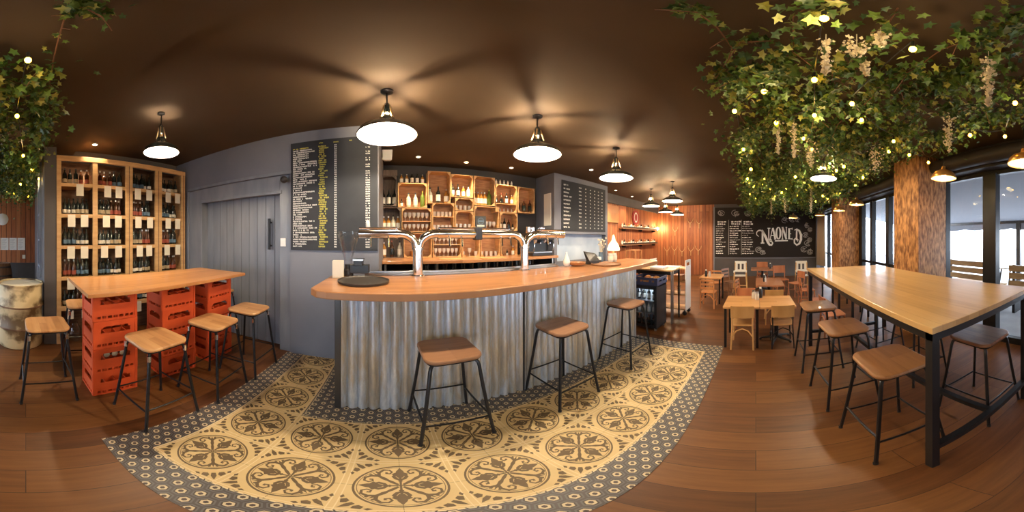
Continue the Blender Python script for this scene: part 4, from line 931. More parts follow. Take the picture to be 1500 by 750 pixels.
for k in range(14): a = random.random() * 6.28; r_ = random.uniform(.02, .08); z = random.uniform(.22, .36); b.tube([(0, 0, .12), (r_ * cos(a) * .5, r_ * sin(a) * .5, z * .7), (r_ * cos(a), r_ * sin(a), z)], .002, 4); b.sphere((r_ * cos(a), r_ * sin(a), z), .014, 6, 4)
b.build('sprigs', M['petal'], t)

# door and wall fittings
b = MB(); b.sphere((0, 0, 0), .045, 14, 10); b.box(-.02, .02, 0, .055, -.02, .02); o = b.build('security_camera', M['black_plastic'], None, smooth=True, loc=at(416, 263, Y=2.45)); tag(o, 'small black dome sensor above the grey door', 'security camera')
b = MB(); b.box(-.035, .035, -.012, 0, -.05, .05); b.box(-.02, .02, -.018, -.012, -.02, .02); o = b.build('light_switch', M['white'], None, bevel=.004, loc=at(415, 355, Y=2.53)); tag(o, 'white light switch on the door frame beside the chalkboard', 'switch')
b = MB(); b.box(-.085, .085, -.012, 0, -.14, .14); o = b.build('access_panel', M['door_paint'], None, bevel=.004, loc=at(414, 350, Y=2.53)); bpy.data.objects.remove(o)
t = thing('wall_speaker', 'small white speaker on a bracket at the end of the grey wall', 'speaker', at(567, 229, Y=3.3))
b = MB(); b.hexa([(-.06, -.06, -.08), (.07, -.06, -.08), (.05, .06, -.06), (-.05, .06, -.06)], [(-.07, -.06, .09), (.08, -.06, .09), (.06, .06, .08), (-.06, .06, .08)]); b.build('cabinet', M['white'], t, bevel=.01)
b = MB(); b.bar((-.05, .02, -.03), (-.075, .02, -.03), .03); b.build('bracket', M['white'], t)
# =====================================================================  DINING SIDE
def make_chair(wood, metal=None, slats=False):
    """faces +y, back at -y; real size, seat 0.45"""
    t = thing('cafe_chair', 'x', 'chair'); lm = metal or wood
    b = MB(); b.prism(rrect(.20, .19, .06), .435, .458); b.build('seat', wood, t, smooth=True, bevel=.006)
    if metal or not slats:
        b = MB(); n = 10
        for k in range(n + 1):
            a = (k / n - .5) * 1.1; x = .2 * sin(a) / sin(.55); y = -.20 - .05 * cos(a * 1.6) + .01
            for (zz, dy) in ((.60, 0), (.82, -.03)):
                b.v += [(x, y + dy, zz), (x, y + dy + .014, zz)]
        for k in range(n):
            i = 4 * k; j = i + 4
            b.f += [(i, j, j + 2, i + 2), (i + 1, i + 3, j + 3, j + 1), (i + 2, j + 2, j + 3, i + 3), (i, i + 1, j + 1, j)]; b.m += [0] * 4
        b.f += [(0, 2, 3, 1), (4 * n, 4 * n + 1, 4 * n + 3, 4 * n + 2)]; b.m += [0, 0]
        b.build('backrest', wood, t, smooth=True)
    else:
        for zz in (.56, .66, .77): b = MB(); b.box(-.18, .18, -.235, -.218, zz, zz + .055); b.build('back_slat', wood, t, bevel=.004)
    r_ = .012 if metal else .016
    for s in (-1, 1):
        b = MB(); b.tube([(s * .17, .16, .44), (s * .19, .19, 0)], r_, 8); b.build('leg', lm, t, smooth=True)
        b = MB(); b.tube([(s * .18, -.235, .80), (s * .175, -.20, .45), (s * .19, -.24, 0)], r_, 8); b.build('leg', lm, t, smooth=True)
    for s in (-1, 1):
        b = MB(); b.tube([(s * .18, .17, .20), (s * .18, -.21, .20)], r_ * .7, 6); b.build('stretcher', lm, t, smooth=True)
    b = MB(); b.tube([(-.185, -.22, .24), (-.1, -.215, .36), (0, -.21, .40), (.1, -.215, .36), (.185, -.22, .24)], r_ * .8, 6); b.build('brace', lm, t, smooth=True)
    return t
cy_ = Proto(make_chair(M['yellow_wood'])); cm_ = Proto(make_chair(M['yellow_wood'], M['black_metal'])); co_ = Proto(make_chair(M['orange_wood'], None, True)); crd = Proto(make_chair(M['red_wood'])); cdk = Proto(make_chair(M['seat_walnut'], None, True))
E_ = -pi / 2; Wt = pi / 2; s8 = (.76, .76, .76)
cy_.put((3.0, .165, 0), E_, 'yellow beech chair, back to the viewer, at the left of the nearest low table', None, (.72, .74, .765))
cm_.put((3.02, -.335, 0), E_, 'plywood chair on thin black legs, right side of the nearest low table', None, (.72, .74, .765))
crd.put((3.72, .16, 0), Wt, 'reddish chair on the far side of the nearest low table, left', None, s8)
cy_.put((3.95, -.30, 0), E_, 'beech chair between the nearest low table and the reddish table', None, s8)
co_.put((4.78, .98, 0), E_, 'orange slat-backed chair at the small left table by the plank wall', None, s8)
co_.put((5.80, 1.02, 0), Wt, 'orange chair on the far side of the small left table', None, s8)
cdk.put((5.75, .62, 0), 2.6, 'dark brown chair between the left table and the white high chair', None, (.8, .8, .85))
co_.put((4.75, .22, 0), 2.9, 'orange chair seen side-on to the left of the reddish table', None, s8)
crd.put((6.0, -.66, 0), Wt + .2, 'reddish chair to the right of the round-edged far table', None, (.85, .85, .9))
crd.put((6.95, -.2, 0), Wt, 'reddish chair behind the farthest small table', None, (.85, .85, .9))
crd.put((5.75, -1.0, 0), .5, 'dark reddish chair turned sideways in front of the right-hand white high chair', None, s8)
for x, lab in ((4.95, 'red-brown chair farthest along the window tables, past the high table leg'), (4.05, 'red-brown chair at the window tables, middle one seen under the high table'), (3.22, 'red-brown chair at the window tables, nearest one seen under the high table')):
    crd.put((x, -1.12, 0), pi, lab, None, s8)
def ltable(x0, x1, y0, y1, z, m, label, ped=False):
    cx, cy = (x0 + x1) / 2, (y0 + y1) / 2; hx, hy = (x1 - x0) / 2, (y1 - y0) / 2
    t = thing('cafe_table', label, 'table', (cx, cy, 0))
    b = MB(); b.prism(rrect(hx, hy, .02, 3), z - .028, z); b.build('tabletop', m, t, bevel=.003)
    if ped:
        b = MB(); b.lathe([(.05, z - .05), (.035, z - .06), (.03, .07), (.05, .05)], 14); b.build('pedestal', M['black_metal'], t, smooth=True)
        for a in range(5):
            a = a * 2 * pi / 5 + .3; b = MB(); r_ = min(hx, hy) * .95; b.tube([(0, 0, .07), (r_ * cos(a), r_ * sin(a), .035)], [.024, .014], 8); b.sphere((r_ * cos(a), r_ * sin(a), .02), .02, 8, 6); b.build('base_arm', M['black_metal'], t, smooth=True)
    else:
        for sx in (-1, 1):
            for sy in (-1, 1): b = MB(); b.box(sx * (hx - .04) - .016, sx * (hx - .04) + .016, sy * (hy - .03) - .016, sy * (hy - .03) + .016, 0, z - .028); b.build('leg', M['black_metal'], t)
        for s in (-1, 1): b = MB(); b.box(-hx + .04, hx - .04, s * (hy - .028) - .008, s * (hy - .028) + .008, z - .06, z - .028); b.build('apron', M['black_metal'], t)
TZ = .60
M['low_table'] = planks('honey_oak_low_table', [(.42, .2, .07), (.58, .3, .12), (.68, .38, .16)], .08, 1., 'Y', rough=.35, gs=.008, bump=.03, coat=.2, groove=(.35, .17, .06))
M['red_table'] = planks('reddish_table_veneer', [(.28, .11, .055), (.40, .17, .085), (.48, .22, .11)], .3, 2, 'X', rough=.3, gs=0, bump=0, coat=.3)
ltable(2.86, 3.46, -.048, .41, TZ, M['low_table'], 'left half of the nearest low honey-wood table pair, on four black legs')
ltable(2.86, 3.46, -.51, -.052, TZ, M['low_table'], 'right half of the nearest low honey-wood table pair, on a black star base', True)
ltable(4.25, 5.1, -.53, 0., TZ, M['red_table'], 'reddish-topped low table behind the nearest pair', True)
ltable(6.15, 6.72, -.50, .13, TZ + .03, M['red_table'], 'farthest small reddish table near the chalk wall', True)
ltable(4.98, 5.55, .76, 1.24, TZ, M['low_table'], 'small honey-wood table by the plank wall on the left of the dining area')
ltable(3.1, 3.75, -1.98, -1.36, TZ, M['red_table'], 'window-side low table nearest the high table')
ltable(4.0, 4.75, -1.98, -1.36, TZ, M['red_table'], 'window-side low table farther from the high table')
def highchair(x, y, rz, label):
    t = thing('high_chair', label, 'high chair', (x, y, 0), rz, 'white children high chairs'); t.scale = (.85, .85, .88); w = M['white']
    b = MB(); b.box(-.17, .17, -.15, .15, .50, .52); b.build('seat', w, t)
    b = MB()
    for z0, z1 in ((.86, .95), (.62, .68)): b.box(-.19, .19, -.19, -.17, z0, z1)
    for x_ in (-.19, -.045, .10): b.box(x_, x_ + .09, -.19, -.17, .68, .86) if x_ != -.045 else b.box(-.03, .03, -.19, -.17, .68, .86)
    b.build('backrest', w, t, bevel=.006)
    b = MB(); b.box(-.2, .2, .14, .24, .66, .68); b.build('tray', w, t)
    for sx in (-1, 1):
        b = MB(); b.box(sx * .19 - .012, sx * .19 + .012, -.17, .2, .62, .645); b.build('armrest', w, t)
        for sy in (-1, 1): b = MB(); b.bar((sx * .18, sy * .15, .9 if sy < 0 else .65), (sx * .22, sy * .22, 0), .026); b.build('leg', M['pale_wood'], t)
    b = MB(); b.box(-.19, .19, .17, .22, .22, .24); b.build('footboard', M['pale_wood'], t); del t['group']
highchair(6.32, .42, Wt, 'white child high chair left of the far tables, beside the dark chair')
highchair(6.25, -1.27, Wt, 'white child high chair at the right, beyond the far leg of the high table')
# condiments
b = MB(); b.mi = 0; b.lathe([(.024, 0), (.026, .01), (.026, .07), (.018, .085)], 14); b.mi = 1; b.lathe([(.02, .085), (.02, .105), (0, .107)], 14); sk = One(b.build('shaker', [M['glass_white'], M['steel']], None, smooth=True))
b = MB(); b.mi = 0; b.lathe([(.024, 0), (.026, .01), (.026, .09), (.012, .12)], 14); b.mi = 1; b.lathe([(.014, .12), (.014, .14), (0, .142)], 14); sc2 = One(b.build('sauce_bottle', [M['black_plastic'], M['white']], None, smooth=True))
for (px_, py_, k, lab) in ((1104, 437, sk, 'pale glass shaker, leftmost of the set on the nearest low table'), (1109, 439, sk, 'pale shaker, middle of the set on the nearest low table'), (1114, 436, sc2, 'dark sauce bottle, rightmost of the set on the nearest low table')):
    p = at(px_, py_, z=TZ); k.put((p.x, p.y, TZ + .0005), lab, 'shaker' if k is sk else 'bottle', scale=(1.15, 1.15, 1.15))
p = Vector((4.62, -.22, TZ)); sk.put((p.x, p.y + .04, TZ + .0005), 'pale shaker on the reddish table', 'shaker'); sc2.put((p.x, p.y - .04 + .09, TZ + .0005), 'dark sauce bottle on the reddish table', 'bottle')
sc2.put((6.4, -.4, TZ + .0305), 'dark bottle standing on the farthest small table', 'bottle'); sc2.put((5.15, 1.12, TZ + .0005), 'dark bottle on the small table by the plank wall', 'bottle'); sk.put((5.15, 1.04, TZ + .0005), 'pale shaker on the small table by the plank wall', 'shaker')

# --- serving station past the bar
t = thing('drinks_fridge', 'black glass-fronted drinks fridge at the right end of the bar', 'fridge', (3.34, 1.66, 0))
b = MB(); b.box(-.17, .19, -.23, .23, .04, .06); b.box(-.17, .19, -.23, .23, .72, .75); b.box(-.19, .19, -.23, -.205, .04, .75); b.box(-.19, .19, .205, .23, .04, .75); b.box(.17, .19, -.2, .2, .06, .72); b.build('body', M['black_plastic'], t, bevel=.004)
b = MB(); b.box(.160, .169, -.2, .2, .06, .72); b.build('inner_liner', M['white'], t); point((3.24, 1.66, .69), 1.6, (.75, .87, 1), .02)
b = MB(); b.box(-.195, -.185, -.22, .22, .06, .10); b.box(-.195, -.185, -.22, .22, .69, .74); b.box(-.195, -.185, -.22, -.19, .10, .69); b.box(-.195, -.185, .19, .22, .10, .69); d_ = b.build('door', M['black_metal'], t)
b = MB(); b.box(-.192, -.189, -.19, .19, .10, .69); b.build('door_glass', M['pane'], d_)
for z in (.28, .49): b = MB(); b.box(-.17, .17, -.2, .2, z, z + .008); b.build('shelf', M['steel'], t)
for sx in (-.15, .15):
    for sy in (-.19, .19): b = MB(); b.lathe([(.02, 0), (.02, .04)], 10, (sx, sy, 0)); b.build('foot', M['steel'], t)
for k, (z, key) in enumerate(((.061, 'red_wine'), (.289, 'spirit'), (.499, 'white_wine'))):
    for j in range(4): vb[key].put((3.26, 1.53 + j * .085, z), 'bottle on the %s shelf inside the drinks fridge' % ['bottom', 'middle', 'top'][k], 'bottle', 'bottles on the %s fridge shelf' % ['bottom', 'middle', 'top'][k], scale=(.7, .7, .66))
t = thing('bread_crate', 'dark blue plastic crate of bread on top of the drinks fridge', 'crate', (3.34, 1.64, .751))
M['navy'] = mat('navy_crate_plastic', (.05, .06, .13), .45)
b = MB(); b.box(-.19, .19, -.22, .22, 0, .01)
for (x0_, x1_, y0_, y1_) in ((-.19, -.18, -.22, .22), (.18, .19, -.22, .22), (-.18, .18, -.22, -.21), (-.18, .18, .21, .22)):
    b.box(x0_, x1_, y0_, y1_, .01, .05); b.box(x0_, x1_, y0_, y1_, .08, .12)
for sx in (-.185, .185):
    for y in (-.19, -.1, .1, .19): b.box(sx - .005, sx + .005, y - .025, y + .025, .05, .08)
for x in (-.15, 0, .15):
    for sy in (-.215, .215): b.box(x - .03, x + .03, sy - .005, sy + .005, .05, .08)
b.build('shell', M['navy'], t)
M['bread'] = mat('bread_crust', (.42, .17, .05), .7, c2=(.62, .32, .12), scale=18, bump=.2)
b = MB(); b.sphere((0, 0, 0), .075, 14, 9, (1.5, .8, .6)); loaf = One(b.build('bread_loaf', M['bread'], None, smooth=True))
for i, (x, y) in enumerate(((3.26, 1.52), (3.26, 1.66), (3.26, 1.79), (3.45, 1.58), (3.45, 1.73))): loaf.put((x, y, .81), 'golden loaf of bread in the dark blue crate', 'bread', 'loaves in the blue crate', rz=random.uniform(-.4, .4), scale=(.72, .85, 1.1))
t = thing('prep_table', 'narrow steel-legged side table with a wooden top behind the drinks fridge', 'side table', (3.76, 1.78, 0))
b = MB(); b.box(-.20, .2, -.44, .4, .92, .945); b.build('tabletop', M['table_top'], t, bevel=.003); b = MB(); b.box(-.19, .19, -.42, .39, .86, .92); b.build('drawer_front', M['black_metal'], t)
for sx in (-.185, -.13, .185):
    for sy in (-.425, .385): b = MB(); b.box(sx - .012, sx + .012, sy - .012, sy + .012, 0, .92); b.build('leg', M['steel'] if sx < 0 else M['black_metal'], t)
b = MB(); b.box(-.14, .10, -.10, .14, 0, .03); o = b.build('paper_stack', M['paper_white'], None, loc=(3.74, 1.62, .946)); tag(o, 'stack of white paper mats on the side table behind the fridge', 'paper')
t = thing('serving_trolley', 'wheeled serving trolley with tall white end panels and handle holes', 'trolley', (4.2, 1.62, 0))
def endp(y):
    b = MB(); w = .16
    b.box(-w, w, y - .009, y + .009, .10, .96); b.box(-w, -w + .05, y - .009, y + .009, .96, 1.06); b.box(w - .05, w, y - .009, y + .009, .96, 1.06); b.box(-w + .01, w - .01, y - .009, y + .009, 1.02, 1.07); b.build('end_panel', M['white'], t, bevel=.006)
endp(-.36); endp(.36)
for z, m_ in ((.90, 'table_top'), (.66, 'crate_wood'), (.40, 'crate_wood'), (.12, 'crate_wood')): b = MB(); b.box(-.155, .155, -.35, .35, z, z + .018); b.build('shelf', M[m_], t)
for sx in (-.12, .12):
    for sy in (-.33, .33): b = MB(); b.sphere((sx, sy, .045), .045, 12, 8, (.5, 1, 1)); b.tube([(sx, sy, .06), (sx, sy, .12)], .01, 6); b.build('castor', M['black_plastic'], t, smooth=True)
b = MB(); b.box(-.12, .12, -.2, .12, 0, .015); o = b.build('paper_stack', M['paper_white'], None, loc=(4.2, 1.62, .919)); tag(o, 'white papers on top of the serving trolley', 'paper')
b = MB(); b.box(-.11, .11, -.16, .12, 0, .10); o = b.build('wooden_box', M['orange_wood'], None, bevel=.004, loc=(4.18, 1.5, .679)); tag(o, 'small orange wooden box on the upper shelf of the trolley', 'box')
for i, y in enumerate((1.42, 1.54, 1.70)): tumbler.put((4.14, y, .419), 'glass on the middle trolley shelf', 'tumbler', 'glasses on the trolley')
t = thing('wooden_stand', 'tall orange wooden stand behind the serving trolley', 'stand', (4.75, 2.75, 0))
for sx in (-.13, .13):
    for sy in (-.12, .12): b = MB(); b.box(sx - .016, sx + .016, sy - .016, sy + .016, 0, 1.18); b.build('post', M['orange_wood'], t)
b = MB(); b.box(-.145, .145, -.135, .135, 1.18, 1.2); b.build('top_board', M['orange_wood'], t)
for z in (.4, .8): b = MB(); b.box(-.13, .13, -.12, .12, z, z + .015); b.build('shelf', M['orange_wood'], t)

# --- shelves on the plank wall
for z, lab, nm in ((1.80, 'upper long shelf of bottles on the plank wall', 'upper'), (1.27, 'lower long shelf of bottles on the plank wall', 'lower')):
    t = thing('wall_shelf', lab, 'shelf', (7.33, 3.96, z))
    b = MB(); b.box(-1.28, 1.28, -.08, .088, -.03, 0); b.build('board', M['seat_dark'], t); b = MB(); b.box(-1.28, 1.28, -.083, -.073, 0, .05); b.build('front_rail', M['dark_steel'], t)
    for x in (-1.1, 0, 1.1): b = MB(); b.box(x - .012, x + .012, -.06, .088, -.09, -.03); b.build('bracket', M['black_metal'], t)
    for k in range(18):
        key = ['spirit', 'white_wine', 'small_white', 'amber'][k % 4]; vb[key].put((6.12 + k * .142, 3.97, z + .0005), 'bottle on the %s shelf of the plank wall' % nm, 'bottle', 'bottles on the %s plank wall shelf' % nm, scale=(.85, .85, .62))
t = thing('round_sign', 'round red sign with a pale ring on the plank wall above the shelves', 'sign', (7.1, 4.035, 2.2))
M['sign_red'] = mat('red_sign', (.35, .02, .02), .4)
b = MB(); V = [(.25 * cos(a * pi / 16), .25 * sin(a * pi / 16)) for a in range(32)]
b.add([(x, -.012, z) for x, z in V] + [(x, .012, z) for x, z in V], [tuple(range(32)), tuple(range(63, 31, -1))] + [(k, k + 32, (k + 1) % 32 + 32, (k + 1) % 32) for k in range(32)]); b.build('disc', M['sign_red'], t)
b = MB()
for P_ in ringp(.12, .045, 24): b.add([(p[0] * .75, -.0135, p[1] * 1.1) for p in P_], [(0, 1, 2, 3)])
b.build('ring_mark', M['white'], t)
p = Vector((8.68, 3.9, 1.86)); t = thing('wall_lamp', 'small glowing lamp at the right end of the upper shelf in the corner', 'wall lamp', p)
b = MB(); b.sphere((0, 0, 0), .05, 12, 9); b.build('bulb', M['pbulb'], t, smooth=True); b = MB(); b.tube([(0, 0, -.03), (0, .06, -.06), (0, .14, -.06)], .01, 6); b.build('arm', M['copper'], t, smooth=True); point(p + Vector((0, -.08, .06)), 9, (1, .72, .35), .05)
b = MB(); q0 = at(890, 313, Y=4.02); b.box(-.42, .42, -.02, .02, -.26, .26)
for k in range(4): b.box(-.42, .42, -.026, -.02, -.25 + k * .13, -.14 + k * .13)
o = b.build('wooden_sign_board', M['orange_wood'], None, loc=(5.55, 4.025, 2.2)); tag(o, 'pale board of horizontal planks at the left end of the plank wall', 'board')
# forked hooks on the far plank wall
hk = MB(); hk.tube([(0, 0, -.17), (0, -0, -.02)], .012, 6); 
for s in (-1, 1): hk.tube([(0, 0, -.03), (0, s * .05, .01), (0, s * .10, .07), (0, s * .115, .14)], [.012, .011, .009, .005], 6)
hook = One(hk.build('forked_hook', M['pale_wood'], None, smooth=True))
for i, (px_, py_) in enumerate(((989, 338), (1011, 326), (1024, 327), (977, 367), (988, 366), (999, 368), (1012, 367), (1023, 366))):
    p = at(px_, py_, X=XE - .014); hook.put(p, 'pale forked wooden hook in the %s row on the far plank wall' % ('upper' if py_ < 350 else 'lower'), 'hook', '%s row of forked hooks' % ('upper' if py_ < 350 else 'lower'), scale=(1, 1.1, 1.2))
# curtain
t = MB(); n = 40; p0 = Vector((8.82, -2.40, 0)); p1 = Vector((8.2, -2.52, 0)); t.v = []
for k in range(n + 1):
    q = p0.lerp(p1, k / n); w = .025 * sin(k * 1.3)
    for z, m_ in ((.42, 1.15), (2.38, .9)):
        qq = p0.lerp(p1, .5 + (k / n - .5) * m_); t.v.append((qq.x, qq.y + w, z))
for k in range(n): t.f.append((2 * k, 2 * k + 2, 2 * k + 3, 2 * k + 1)); t.m.append(0)
M['curtain'] = mat('beige_curtain', (.55, .46, .36), .85)
o = t.build('curtain', M['curtain'], None, smooth=True); sm = o.modifiers.new('thick', 'SOLIDIFY'); sm.thickness = .006; tag(o, 'beige curtain hanging beside the far window past the chalkboard', 'curtain')

# =====================================================================  FAR LEFT
t = thing('loft_ladder', 'pale blue metal ladder hung upright against the dark wall end', 'ladder', (-3.62, .225, 0))
M['blue_metal'] = mat('pale_blue_metal', (.30, .36, .46), .4, .2)
for x in (-.22, .24): b = MB(); b.bar((x, -.01, .9), (x, -.01, 2.62), .035, .03); b.build('rail', M['blue_metal'], t)
for z in (1.05, 1.45, 1.85, 2.25): b = MB(); b.bar((-.2, -.01, z), (.22, -.01, z), .022); b.build('rung', M['blue_metal'], t)
o = MB(); o.lathe([(.0, -.0), (.15, 0), (.16, .012), (.15, .02), (0, .02)], 28); k = o.build('round_sign', M['white'], None, smooth=True, loc=(XW + .002, -.62, 1.98)); k.rotation_euler = (0, pi / 2, 0); tag(k, 'round white wall sign cut by the left edge of the picture', 'sign')
b = MB(); b.box(0, .006, -.10, .10, -.16, .16); b.mi = 1
for q in range(9): b.add([(.0065, -.08, .12 - q * .03), (.0065, .05 - (q % 3) * .02, .12 - q * .03), (.0065, .05 - (q % 3) * .02, .127 - q * .03), (.0065, -.08, .127 - q * .03)], [(0, 1, 2, 3)])
notice = One(b.build('notice_sheet', [M['paper_white'], M['chalk_soft']], None)); 
for i in range(4): notice.put((XW + .001, -.12 - i * .22 , 1.32), ['first notice sheet from the right on the plank wall', 'second notice sheet from the right on the plank wall', 'third notice sheet from the right on the plank wall', 'notice sheet cut by the left picture edge'][i], 'notice', 'notice sheets on the left plank wall')
b = MB(); b.box(0, .012, -.04, .04, -.05, .05); o = b.build('wall_socket', M['paper'], None, bevel=.003, loc=(XW + .001, .0 - .05, .98)); tag(o, 'cream wall socket on the plank wall beneath the notices', 'socket')

# =====================================================================  IVY, STRING LIGHTS, BLOSSOM
LR = random.Random(21)
def leaf(b, p, s, yaw, tilt, roll, mi):
    Mx = Matrix.Rotation(yaw, 3, 'Z') @ Matrix.Rotation(tilt, 3, 'X') @ Matrix.Rotation(roll, 3, 'Y')
    out = [(0, -.35), (.42, -.42), (.30, -.02), (.55, .25), (.22, .30), (0, .80), (-.22, .30), (-.55, .25), (-.30, -.02), (-.42, -.42)]
    n = len(b.v); b.v.append(tuple(p + Mx @ Vector((0, .05 * s, .07 * s))))
    for x, y in out: b.v.append(tuple(p + Mx @ Vector((x * s, y * s, -.10 * s * (x * x + y * y) * 2))))
    for k in range(5):
        i = 2 * k; b.f.append((n, n + 1 + (i + 9) % 10, n + 1 + i, n + 1 + (i + 1) % 10)); b.m.append(mi)
def garland(pts, n_leaf, spread, droop, label, group, size=(.03, .055), name='ivy_garland'):
    o0 = Vector(pts[0]); t = thing(name, label, 'ivy', o0, 0, group); P = [Vector(p) - o0 for p in pts]
    b = MB(); b.tube(P, .004, 5)
    for k in range(3):
        u = LR.random() * (len(P) - 1.01); a = P[int(u)].lerp(P[int(u) + 1], u % 1); b.tube([a, a + Vector((LR.uniform(-.1, .1), LR.uniform(-.1, .1), -LR.uniform(.03, droop)))], .0025, 4)
    b.build('vine', M['vine'], t)
    b = MB(); cl = [(LR.random() * (len(P) - 1.01), LR.uniform(.5, 1.5)) for _ in range(7)]
    for _ in range(n_leaf):
        u, w = cl[LR.randrange(7)]; u = min(max(u + LR.gauss(0, .35), 0), len(P) - 1.001); a = P[int(u)].lerp(P[int(u) + 1], u % 1)
        r_ = abs(LR.gauss(0, spread)); an = LR.random() * 6.28; q = a + Vector((r_ * cos(an), r_ * sin(an), -abs(LR.gauss(0, droop * .45)) * w + .04))
        g = q + o0; 
        if g.z > SZ - .02: q.z = SZ - .02 - o0.z
        if g.x > 8.85 or (g.x < -2.9 and g.y > .17) or (g.y < -2.06 and (2.44 < g.x < 3.17 or 5.54 < g.x < 6.27 or g.y < -2.3)): continue
        m_ = LR.random(); leaf(b, q, LR.uniform(*size), LR.random() * 6.28, LR.uniform(-1.2, 1.2), LR.uniform(-.7, .7), 0 if m_ < .5 else (1 if m_ < .8 else 2))
    b.build('leaves', [M['leaf1'], M['leaf2'], M['leaf3']], t)
GZ = 2.58; gl = 'green ivy garland with lobed leaves under the ceiling on the dining side'; gg = 'ivy garlands over the dining side'
def seg_pts(x0, x1, y, n=5): return [(x0 + (x1 - x0) * k / n, y + LR.uniform(-.06, .06), GZ + LR.uniform(-.05, .08)) for k in range(n + 1)]
for y in (.12, -.16, -.44, -.74, -1.02, -1.34, -1.68):
    x = .62 if y > -.5 else .35
    if y == .12: x = 1.15
    while x < 7.4:
        L_ = .95 if x < 2.2 else 1.35
        dens = 420 if x < 1.3 else (680 if x < 2.6 else 900)
        garland(seg_pts(x, x + L_, y), dens, .10 if x < 1.6 else .13, .20 if x < 2.5 else .32, gl, gg, (.03, .055) if x < 3 else (.036, .062)); x += L_
# thin first tendrils reaching out over the room
garland([at(1075, 75, z=2.62), at(1050, 40, z=2.62), at(1020, 18, z=2.62), at(992, 16, z=2.62)], 46, .03, .05, 'thin ivy tendril reaching furthest towards the bar at the top right', None)
garland([at(1130, 60, z=2.6), at(1085, 62, z=2.6), at(1060, 98, z=2.6), at(1046, 120, z=2.6)], 44, .03, .06, 'short loose ivy tendril below the longest one at the top right', None)
gl2 = 'green ivy garland hanging at the left edge of the picture'; gg2 = 'ivy garlands at the left edge'
for y in (.12, -.16, -.44, -.70):
    x = -1.2
    while x > -5.6: garland(seg_pts(x, x - 1.1, y), 520, .11, .26 if x > -3 else .34, gl2, gg2, (.032, .06)); x -= 1.1
garland([at(100, 5, z=2.62), at(125, 12, z=2.62), at(150, 25, z=2.6)], 90, .05, .06, 'separate ivy tuft at the top left beside the vine', None)
garland([at(97, 20, z=2.62), at(80, 80, z=2.62), at(72, 130, z=2.6), at(60, 200, z=2.6)], 60, .05, .08, 'bare brown ivy vine edging the foliage on the left', None)
# string lights
def lights(label, px, zb=2.44):
    Pb = [at(x, y, z=zb) for x, y in px]; t = thing('string_light', label, 'string light', Pb[0], 0)
    b = MB(); W_ = []
    for i, p in enumerate(Pb):
        W_.append(p - Pb[0] + Vector((0, 0, .07)))
        if i < len(Pb) - 1: W_.append((p + Pb[i + 1]) / 2 - Pb[0] + Vector((0, 0, .04)))
    b.tube(W_, .0035, 5); b.build('cable', M['black_plastic'], t)
    for i, p in enumerate(Pb):
        d = p.xy.length; r_ = .016 if d < 3 else .019
        b = MB(); b.sphere(p - Pb[0], r_, 12, 8, (1, 1, 1.15)); b.build('bulb', M['bulb'], t, smooth=True)
        if i % 2 == 0: point(p + Vector((0, 0, -.045)), 1.0 if d < 4 else 1.7, (1, .74, .38), .06)
        b = MB(); q = p - Pb[0]; b.tube([q + Vector((0, 0, r_)), q + Vector((0, 0, .06))], .009, 8); b.build('bulb_socket', M['black_plastic'], t)
lights('string of warm bulbs along the bar-side edge of the ivy', [(1119, 134), (1076, 163), (1089, 219), (1100, 248), (1095, 262), (1104, 273), (1098, 285), (1106, 291)])
lights('string of warm bulbs crossing the nearest ivy at the top', [(1207, 27), (1193, 117), (1193, 169), (1137, 180), (1177, 203), (1189, 219), (1165, 259), (1120, 262), (1118, 270), (1128, 276), (1135, 288)])
lights('string of warm bulbs through the middle of the ivy', [(1337, 72), (1248, 152), (1262, 176), (1309, 207), (1236, 244), (1225, 250), (1178, 268), (1152, 276), (1145, 282), (1168, 287), (1158, 292)])
lights('string of warm bulbs along the window side of the ivy', [(1487, 151), (1472, 200), (1421, 198), (1360, 238), (1332, 227), (1302, 222), (1264, 260), (1253, 272), (1230, 283), (1205, 287), (1212, 291), (1195, 295)])
lights('string of warm bulbs in the ivy at the left edge', [(41, 88), (25, 170), (34, 228), (47, 248), (57, 262), (30, 270), (20, 284), (42, 288)])
# blossom
def blossom(px_, py0, py1, wid, label, z=2.5):
    p = at(px_, py0, z=z); d = p.xy.length; h = max(.06, p.z - (H_ + d * tan((Y0_ - py1) / S_))); t = MB(); r_ = wid / S_ * d / 2
    for k in range(int(26 + 300 * h)):
        f = LR.random(); q = Vector((LR.gauss(0, r_ * .45 * (1 - f * .6)), LR.gauss(0, r_ * .45 * (1 - f * .6)), -f * h)); s = LR.uniform(.008, .014)
        for j in range(3):
            a = LR.random() * 6.28; Mx = Matrix.Rotation(a, 3, 'Z') @ Matrix.Rotation(LR.uniform(.3, 1.3), 3, 'X')
            t.add([q + Mx @ Vector(v) * s for v in ((0, 0, 0), (.7, .6, .1), (0, 1.5, .25), (-.7, .6, .1))], [(0, 1, 2, 3)])
    t.tube([(0, 0, .06), (0, 0, -h)], .0025, 4)
    o = t.build('blossom_spray', M['petal'], None, loc=p); tag(o, label, 'blossom')
blossom(1448, 85, 155, 26, 'long white blossom spray hanging near the top right edge'); blossom(1255, 60, 82, 60, 'widest white blossom spray near the top of the ivy'); blossom(1290, 50, 68, 30, 'white blossom spray to the right of the widest one')
blossom(1210, 60, 110, 22, 'white blossom spray hanging left of the widest one'); blossom(1268, 92, 112, 24, 'small white blossom spray below the widest one'); blossom(1140, 180, 226, 10, 'thin hanging blossom beside the left bulbs of the ivy')
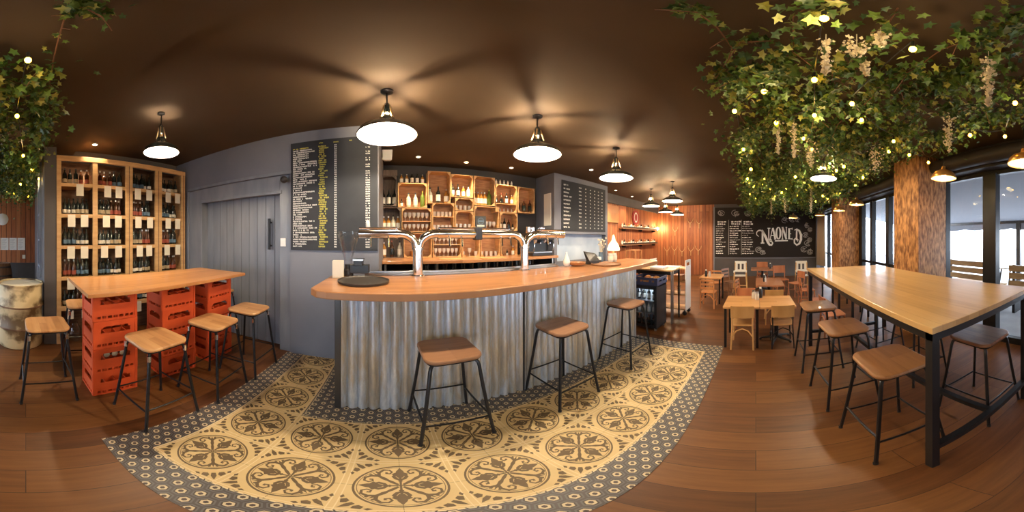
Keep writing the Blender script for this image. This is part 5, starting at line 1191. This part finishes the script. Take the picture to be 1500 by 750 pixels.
blossom(1163, 182, 232, 14, 'cream blossom tail right of the thin one'); blossom(1188, 210, 245, 24, 'cream blossom bunch above the green-white lamp'); blossom(1390, 172, 224, 26, 'cream blossom spray above the gold lamp by the near column')
blossom(1282, 215, 250, 30, 'cream blossom bunch in front of the column top'); blossom(1150, 285, 312, 8, 'short hanging blossom over the far chalkboard, left'); blossom(1188, 272, 312, 9, 'short hanging blossom over the far chalkboard, right'); blossom(1130, 290, 314, 7, 'tiny hanging blossom at the left end of the far ivy')
# =====================================================================  LIGHT AND CAMERA
W = bpy.data.worlds.new('daylight'); SC.world = W; W.use_nodes = True
W.node_tree.nodes['Background'].inputs[0].default_value = (.86, .93, 1, 1)
W.node_tree.nodes['Background'].inputs[1].default_value = 5.5
for x0, x1 in ((0, 2.5), (3.11, 5.6), (6.2, 8.95), (-3.1, -.62), (-6.2, -3.72)):
    l = bpy.data.lights.new('daylight_portal', 'AREA'); l.shape = 'RECTANGLE'; l.size = x1 - x0; l.size_y = 2.3; l.cycles.is_portal = True
    o = bpy.data.objects.new('daylight_portal', l); COL.objects.link(o); o.location = ((x0 + x1) / 2, YS - .08, 1.25); o.rotation_euler = (pi / 2, 0, 0)
cam = bpy.data.cameras.new('camera'); co = bpy.data.objects.new('camera', cam); COL.objects.link(co); SC.camera = co
cam.type = 'PANO'; c = cam; c.panorama_type = 'EQUIRECTANGULAR'
c.latitude_max = Y0_ / S_; c.latitude_min = -(750 - Y0_) / S_
c.longitude_min = -750 / S_; c.longitude_max = 750 / S_
cam.clip_start = .05
co.location = (0, 0, H_); co.rotation_euler = (pi / 2, 0, -(750 - X0_) / S_)
vs = SC.view_settings; SC.display_settings.display_device = 'sRGB'
vs.view_transform = 'Standard'; vs.look = 'None'; vs.gamma = 1; vs.exposure = 1.25; vs.use_curve_mapping = False
SC.cycles.use_denoising = True
SC.cycles.max_bounces = 8; SC.cycles.diffuse_bounces = 4; SC.cycles.glossy_bounces = 4; SC.cycles.transmission_bounces = 6; SC.cycles.transparent_max_bounces = 12
SC.cycles.sample_clamp_indirect = 6; SC.cycles.caustics_reflective = False; SC.cycles.caustics_refractive = False
